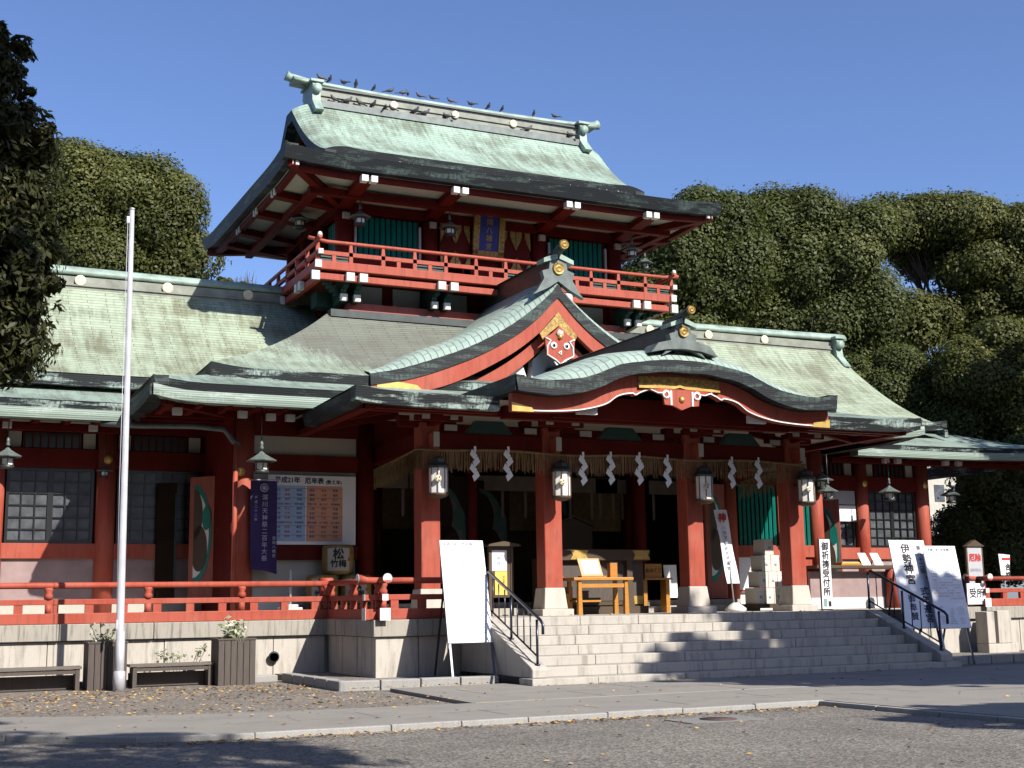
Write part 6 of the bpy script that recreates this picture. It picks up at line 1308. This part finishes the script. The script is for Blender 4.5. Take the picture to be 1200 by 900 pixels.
def tree(label, base, ells, nleaf, leaf, asp, m, seed, trunk_r=.4, clump=.28, per=70, limbs=9, name='evergreen_tree', group='trees round the shrine', front=.65, fill=.2, cat='tree', trunk_top=None, lobe=0):
    rng = np.random.default_rng(seed); t = thing(name, label, cat, tuple(base), group)
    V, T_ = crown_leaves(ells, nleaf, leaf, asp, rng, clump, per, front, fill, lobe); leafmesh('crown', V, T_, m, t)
    mb = MB(); b = Vector(base); cen = sum((Vector(c) for c, r in ells), Vector())/len(ells); lowz = min(c[2]-r[2] for c, r in ells)
    fork = Vector((b.x+(cen.x-b.x)*.35, b.y+(cen.y-b.y)*.35, max(b.z+1.0, lerp(b.z, cen.z, .55)))) if trunk_top is None else Vector(trunk_top)
    mid = b.lerp(fork, .5)+Vector((rng.normal()*.15, rng.normal()*.15, 0))
    mb.tube([b, b.lerp(mid, .15), mid, fork], [trunk_r*1.35, trunk_r, trunk_r*.85, trunk_r*.7], 10)
    for i in range(limbs):
        c, r = ells[i % len(ells)]; q = Vector(c)+Vector(rng.normal(size=3)*np.array(r)*.35); k = fork.lerp(q, .5)+Vector((0, 0, -.08*(q-fork).length))+Vector(rng.normal(size=3)*.25)
        mb.tube([fork, fork.lerp(k, .5), k, q], [trunk_r*.5, trunk_r*.38, trunk_r*.25, trunk_r*.06], 7)
        for _ in range(3):
            e = Vector(c)+Vector(rng.normal(size=3)*np.array(r)*.5); mb.tube([k, k.lerp(e, .5)+Vector(rng.normal(size=3)*.15), e], [trunk_r*.2, trunk_r*.12, trunk_r*.03], 5)
    part('trunk', mb, BARK, t); return t
def pe(L, D, sq=.9):
    """photo ellipses (x, y, rx, ry) at view depth D -> ellipsoids"""
    out = []
    for x, y, rx, ry, *o in L:
        d = D+(o[0] if o else 0); k = d/FPX; out.append((tuple(pd(x, y, d)), (rx*k, max(rx, ry)*k*sq, ry*k)))
    return out
def foot(x, D): p = pd(x, 700, D); return (p[0], p[1], 0)
# dark tree at the left edge of the photo, close to the viewer
tree('dark evergreen tree at the left edge, nearest of all, with long drooping sprays', foot(-170, 15.5), pe([(-48, 110, 60, 70), (-63, 200, 106, 90), (-40, 300, 92, 95), (-66, 390, 106, 66), (18, 240, 38, 46), (28, 330, 36, 48), (-6, 385, 50, 46), (20, 160, 38, 44), (-4, 66, 32, 34), (34, 285, 34, 40), (-24, 432, 46, 18), (20, 98, 20, 16)], 15.5), 70000, .12, .34, LEAF_N, 11, .25, .32, 75, front=.5)
# trees beyond the left wing
tree('broad round crowned evergreen beyond the left wing roof', foot(140, 56), pe([(150, 222, 62, 52), (95, 250, 70, 75), (190, 262, 52, 52), (222, 300, 26, 30), (120, 315, 90, 45), (60, 215, 40, 45), (205, 232, 22, 22), (200, 320, 40, 30), (70, 205, 40, 40), (30, 240, 60, 70)], 56), 210000, .16, .62, LEAF_B, 12, .5, per=850, lobe=1.05, fill=.1)
tree('small pale green bush top beside the tower, beyond the wing ridge', foot(265, 60), pe([(262, 334, 10, 12), (285, 345, 14, 14)], 60), 2500, .25, .55, LEAF_B, 13, .15, cat='tree')
# trees beyond the right wing
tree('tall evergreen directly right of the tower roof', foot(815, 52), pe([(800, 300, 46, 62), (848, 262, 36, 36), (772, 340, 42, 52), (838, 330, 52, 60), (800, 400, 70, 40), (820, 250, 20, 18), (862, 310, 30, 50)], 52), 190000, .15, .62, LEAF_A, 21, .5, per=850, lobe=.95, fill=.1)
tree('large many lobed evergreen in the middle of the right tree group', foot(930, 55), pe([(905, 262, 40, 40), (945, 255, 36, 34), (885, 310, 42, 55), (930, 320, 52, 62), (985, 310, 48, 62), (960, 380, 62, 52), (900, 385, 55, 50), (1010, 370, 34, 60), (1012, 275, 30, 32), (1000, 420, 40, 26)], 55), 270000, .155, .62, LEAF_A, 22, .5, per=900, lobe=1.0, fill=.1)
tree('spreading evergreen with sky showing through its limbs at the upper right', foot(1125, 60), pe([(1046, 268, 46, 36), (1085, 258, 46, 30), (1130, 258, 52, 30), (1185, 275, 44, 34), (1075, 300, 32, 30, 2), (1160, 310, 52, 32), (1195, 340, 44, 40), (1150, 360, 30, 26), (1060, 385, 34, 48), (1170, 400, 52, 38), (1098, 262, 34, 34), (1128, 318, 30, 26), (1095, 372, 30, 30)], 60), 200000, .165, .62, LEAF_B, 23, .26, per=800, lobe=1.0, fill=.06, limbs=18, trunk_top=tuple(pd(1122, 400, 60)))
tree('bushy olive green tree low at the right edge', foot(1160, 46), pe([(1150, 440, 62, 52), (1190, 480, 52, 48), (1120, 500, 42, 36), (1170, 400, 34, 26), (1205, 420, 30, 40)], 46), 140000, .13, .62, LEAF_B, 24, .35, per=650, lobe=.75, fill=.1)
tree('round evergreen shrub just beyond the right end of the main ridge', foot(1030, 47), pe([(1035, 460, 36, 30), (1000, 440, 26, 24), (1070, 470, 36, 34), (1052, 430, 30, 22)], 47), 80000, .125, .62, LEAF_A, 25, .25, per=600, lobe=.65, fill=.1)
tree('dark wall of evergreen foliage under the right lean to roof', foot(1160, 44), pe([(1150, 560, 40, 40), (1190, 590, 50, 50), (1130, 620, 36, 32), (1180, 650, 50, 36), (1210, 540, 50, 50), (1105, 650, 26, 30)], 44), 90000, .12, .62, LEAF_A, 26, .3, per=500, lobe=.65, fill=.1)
tree('thin dark evergreen trunked tree behind the right ridge end', foot(1010, 58), pe([(1040, 500, 60, 40), (1085, 520, 40, 30), (1100, 455, 40, 40), (1045, 425, 22, 26)], 62), 50000, .16, .55, LEAF_A, 27, .35)
tree('bare reddish twigged tree top between two green crowns', foot(985, 64), pe([(985, 236, 14, 12)], 64), 160, .1, .4, LEAF_B, 28, .25, limbs=26)
tree('bare twigged tree top beside the tower eave, beyond the wing ridge', foot(290, 64), pe([(288, 332, 20, 12)], 64), 120, .1, .4, LEAF_B, 29, .25, limbs=22)
# tall trees that stand behind the viewer and shade the foreground
tree('tall spreading tree standing behind the viewer', (3, -7, 0), [((6.4, 0, 10.6), (2.7, 2.0, 1.9)), ((2.2, 7.5, 13.0), (2.4, 2.2, 1.5)), ((-2, 4, 14), (4, 4, 3)), ((3, -5, 13), (4, 3, 3)), ((4.6, 1.5, 12.6), (2.5, 2, 1.5))], 34000, .30, .5, LEAF_B, 31, .45, per=60, front=.3)
tree('tall tree standing in front of the stairs to the right of the view', (27, 6.5, 0), [((18.7, 7, 10.2), (2.1, 1.5, 2.0)), ((21.9, 7, 12.7), (1.6, 1.5, 3.0)), ((24.6, 7, 11.6), (2.6, 1.6, 2.5)), ((22.6, 7, 10.1), (3.4, 1.6, 2.2)), ((28, 7, 11.0), (3.0, 1.6, 2.9)), ((25.5, 7, 8.9), (4.5, 1.6, 1.5)), ((20.6, 7, 7.7), (3.0, 1.3, .9)), ((15.9, 3, 7.4), (2.3, 1.2, .8))], 110000, .34, .55, LEAF_B, 32, .38, clump=.2, per=60, front=.3, fill=.4)
tree('tall dark tree outside the right edge of the view', (38, 18, 0), [((36.5, 18, 13), (4.2, 3, 4)), ((40, 18, 12), (4, 3.5, 4.5)), ((38, 20, 16), (4, 3.5, 3))], 26000, .4, .55, LEAF_B, 33, .4, per=60, front=.3)
rg_ = random.Random(4)  # unseen ring of trees, added to block sky light around the hall
for k, (x, y, h, r, where) in enumerate(((-22, -6, 24, 9, 'far to the left of the viewer'), (-20, -26, 24, 11, 'behind the viewer and to the left'), (-8, -42, 19, 12, 'far behind the viewer'), (34, -52, 19, 12, 'far behind the viewer and to the right'), (52, -30, 20, 12, 'behind the viewer on the far right'), (56, -4, 24, 11, 'far to the right of the viewer'), (52, 22, 24, 9, 'far to the right beside the shrine grounds'), (-15, 14, 24, 8, 'far to the left beside the shrine grounds'))):
    tree('unseen evergreen added to block sky light, '+where, (x, y, 0), [((x+rg_.uniform(-3, 3), y+rg_.uniform(-3, 3), h*.62), (r, r, h*.36)), ((x+r*.7, y+r*.3, h*.45), (r*.7, r*.7, h*.36)), ((x-r*.7, y-r*.3, h*.5), (r*.7, r*.7, h*.36))], 5000, 1.4, .6, LEAF_A, 50+k, .6, .4, per=30, front=.3)
tree('broad evergreen standing beyond the right edge of the photo', foot(1330, 54), pe([(1290, 300, 60, 60), (1350, 330, 70, 70), (1320, 430, 80, 70), (1270, 400, 50, 60), (1300, 560, 80, 70)], 54), 50000, .26, .6, LEAF_A, 41, .5, per=400, lobe=1.1, fill=.1)
tree('tall evergreen farther out beyond the right edge of the photo', foot(1480, 50), pe([(1440, 330, 60, 60), (1500, 350, 70, 70), (1470, 450, 80, 80), (1430, 560, 80, 70)], 50), 45000, .26, .6, LEAF_B, 42, .5, per=400, lobe=1.1, fill=.1)
# far houses glimpsed through the trees on the right
def house(label, x, y, D, w, h, m):
    c = pd(x, y, D); t = thing('distant_house', label, 'house', (c[0], c[1], 0), 'houses glimpsed through the trees'); z = c[2]
    part('wall', MB().box(c[0]-w/2, c[0]+w/2, c[1], c[1]+5, 0, z+h/2), m, t); part('roof', MB().prism([(c[0]-w/2-.3, z+h/2), (c[0]+w/2+.3, z+h/2), (c[0]+w/2-.6, z+h/2+.9), (c[0]-w/2+.6, z+h/2+.9)], c[1]-.3, c[1]+5.3), GREYP, t)
    for k in range(3): part('window', MB().box(c[0]-w*.35+k*w*.28, c[0]-w*.35+k*w*.28+w*.16, c[1]-.03, c[1]-.003, z-h*.2, z+h*.2), GLASS, t)
house('pale house glimpsed below the right lean to roof through a gap in the trees', 1100, 578, 82, 5, 2.6, CREAM); house('grey blue house top glimpsed between the trees above the right lean to roof', 1112, 492, 90, 3, 2.0, BLUEP)
# ------------------------------------------------------------------ fallen leaves
rng = np.random.default_rng(77); mb = MB()
def scatter(n, fx, fz=.012, s0=.016, s1=.042):
    k = 0
    while k < n:
        p = fx()
        if p is None: continue
        x, y, z = p; a = rng.uniform(0, 6.28); s = rng.uniform(s0, s1); w = s*rng.uniform(.4, .7); dx, dy = math.cos(a), math.sin(a); i = len(mb.v); h = rng.uniform(.003, .018)
        mb.v += [(x-dx*s, y-dy*s, z+h*.5), (x-dy*w, y+dx*w, z+h*1.4), (x+dx*s, y+dy*s, z+h*.6), (x+dy*w, y-dx*w, z+.002)]; mb.face((i, i+1, i+2, i+3), int(rng.integers(0, 3))); k += 1
U_ = rng.uniform
scatter(2200, lambda: (U_(-3, 7.2), 17.6+5.6*U_()**.75, .008)); scatter(700, lambda: (U_(-1, 6.6), U_(21.5, 24), .008)); scatter(160, lambda: (U_(-2, 11), U_(14.6, 19.4), .06) if True else None)
scatter(520, lambda: (U_(2.2, 11.2), 14.15-abs(rng.normal()*.16), .006)); scatter(220, lambda: (U_(0, 13), U_(5.5, 14), .006)); scatter(90, lambda: (U_(11.5, 19), U_(10, 19.4), .06)); scatter(90, lambda: (U_(9.6, 18), 19.5-abs(rng.normal()*.05), .06)); scatter(90, lambda: (U_(6.8, 9.5), 20.7-abs(rng.normal()*.07), .06)); scatter(60, lambda: (U_(12, 18), U_(22.2, 24), 1.125))
tag(mb.build('fallen_leaves', DEAD, recalc=False), 'brown and yellow fallen leaves strewn over the gravel and path', 'leaves', kind='stuff')
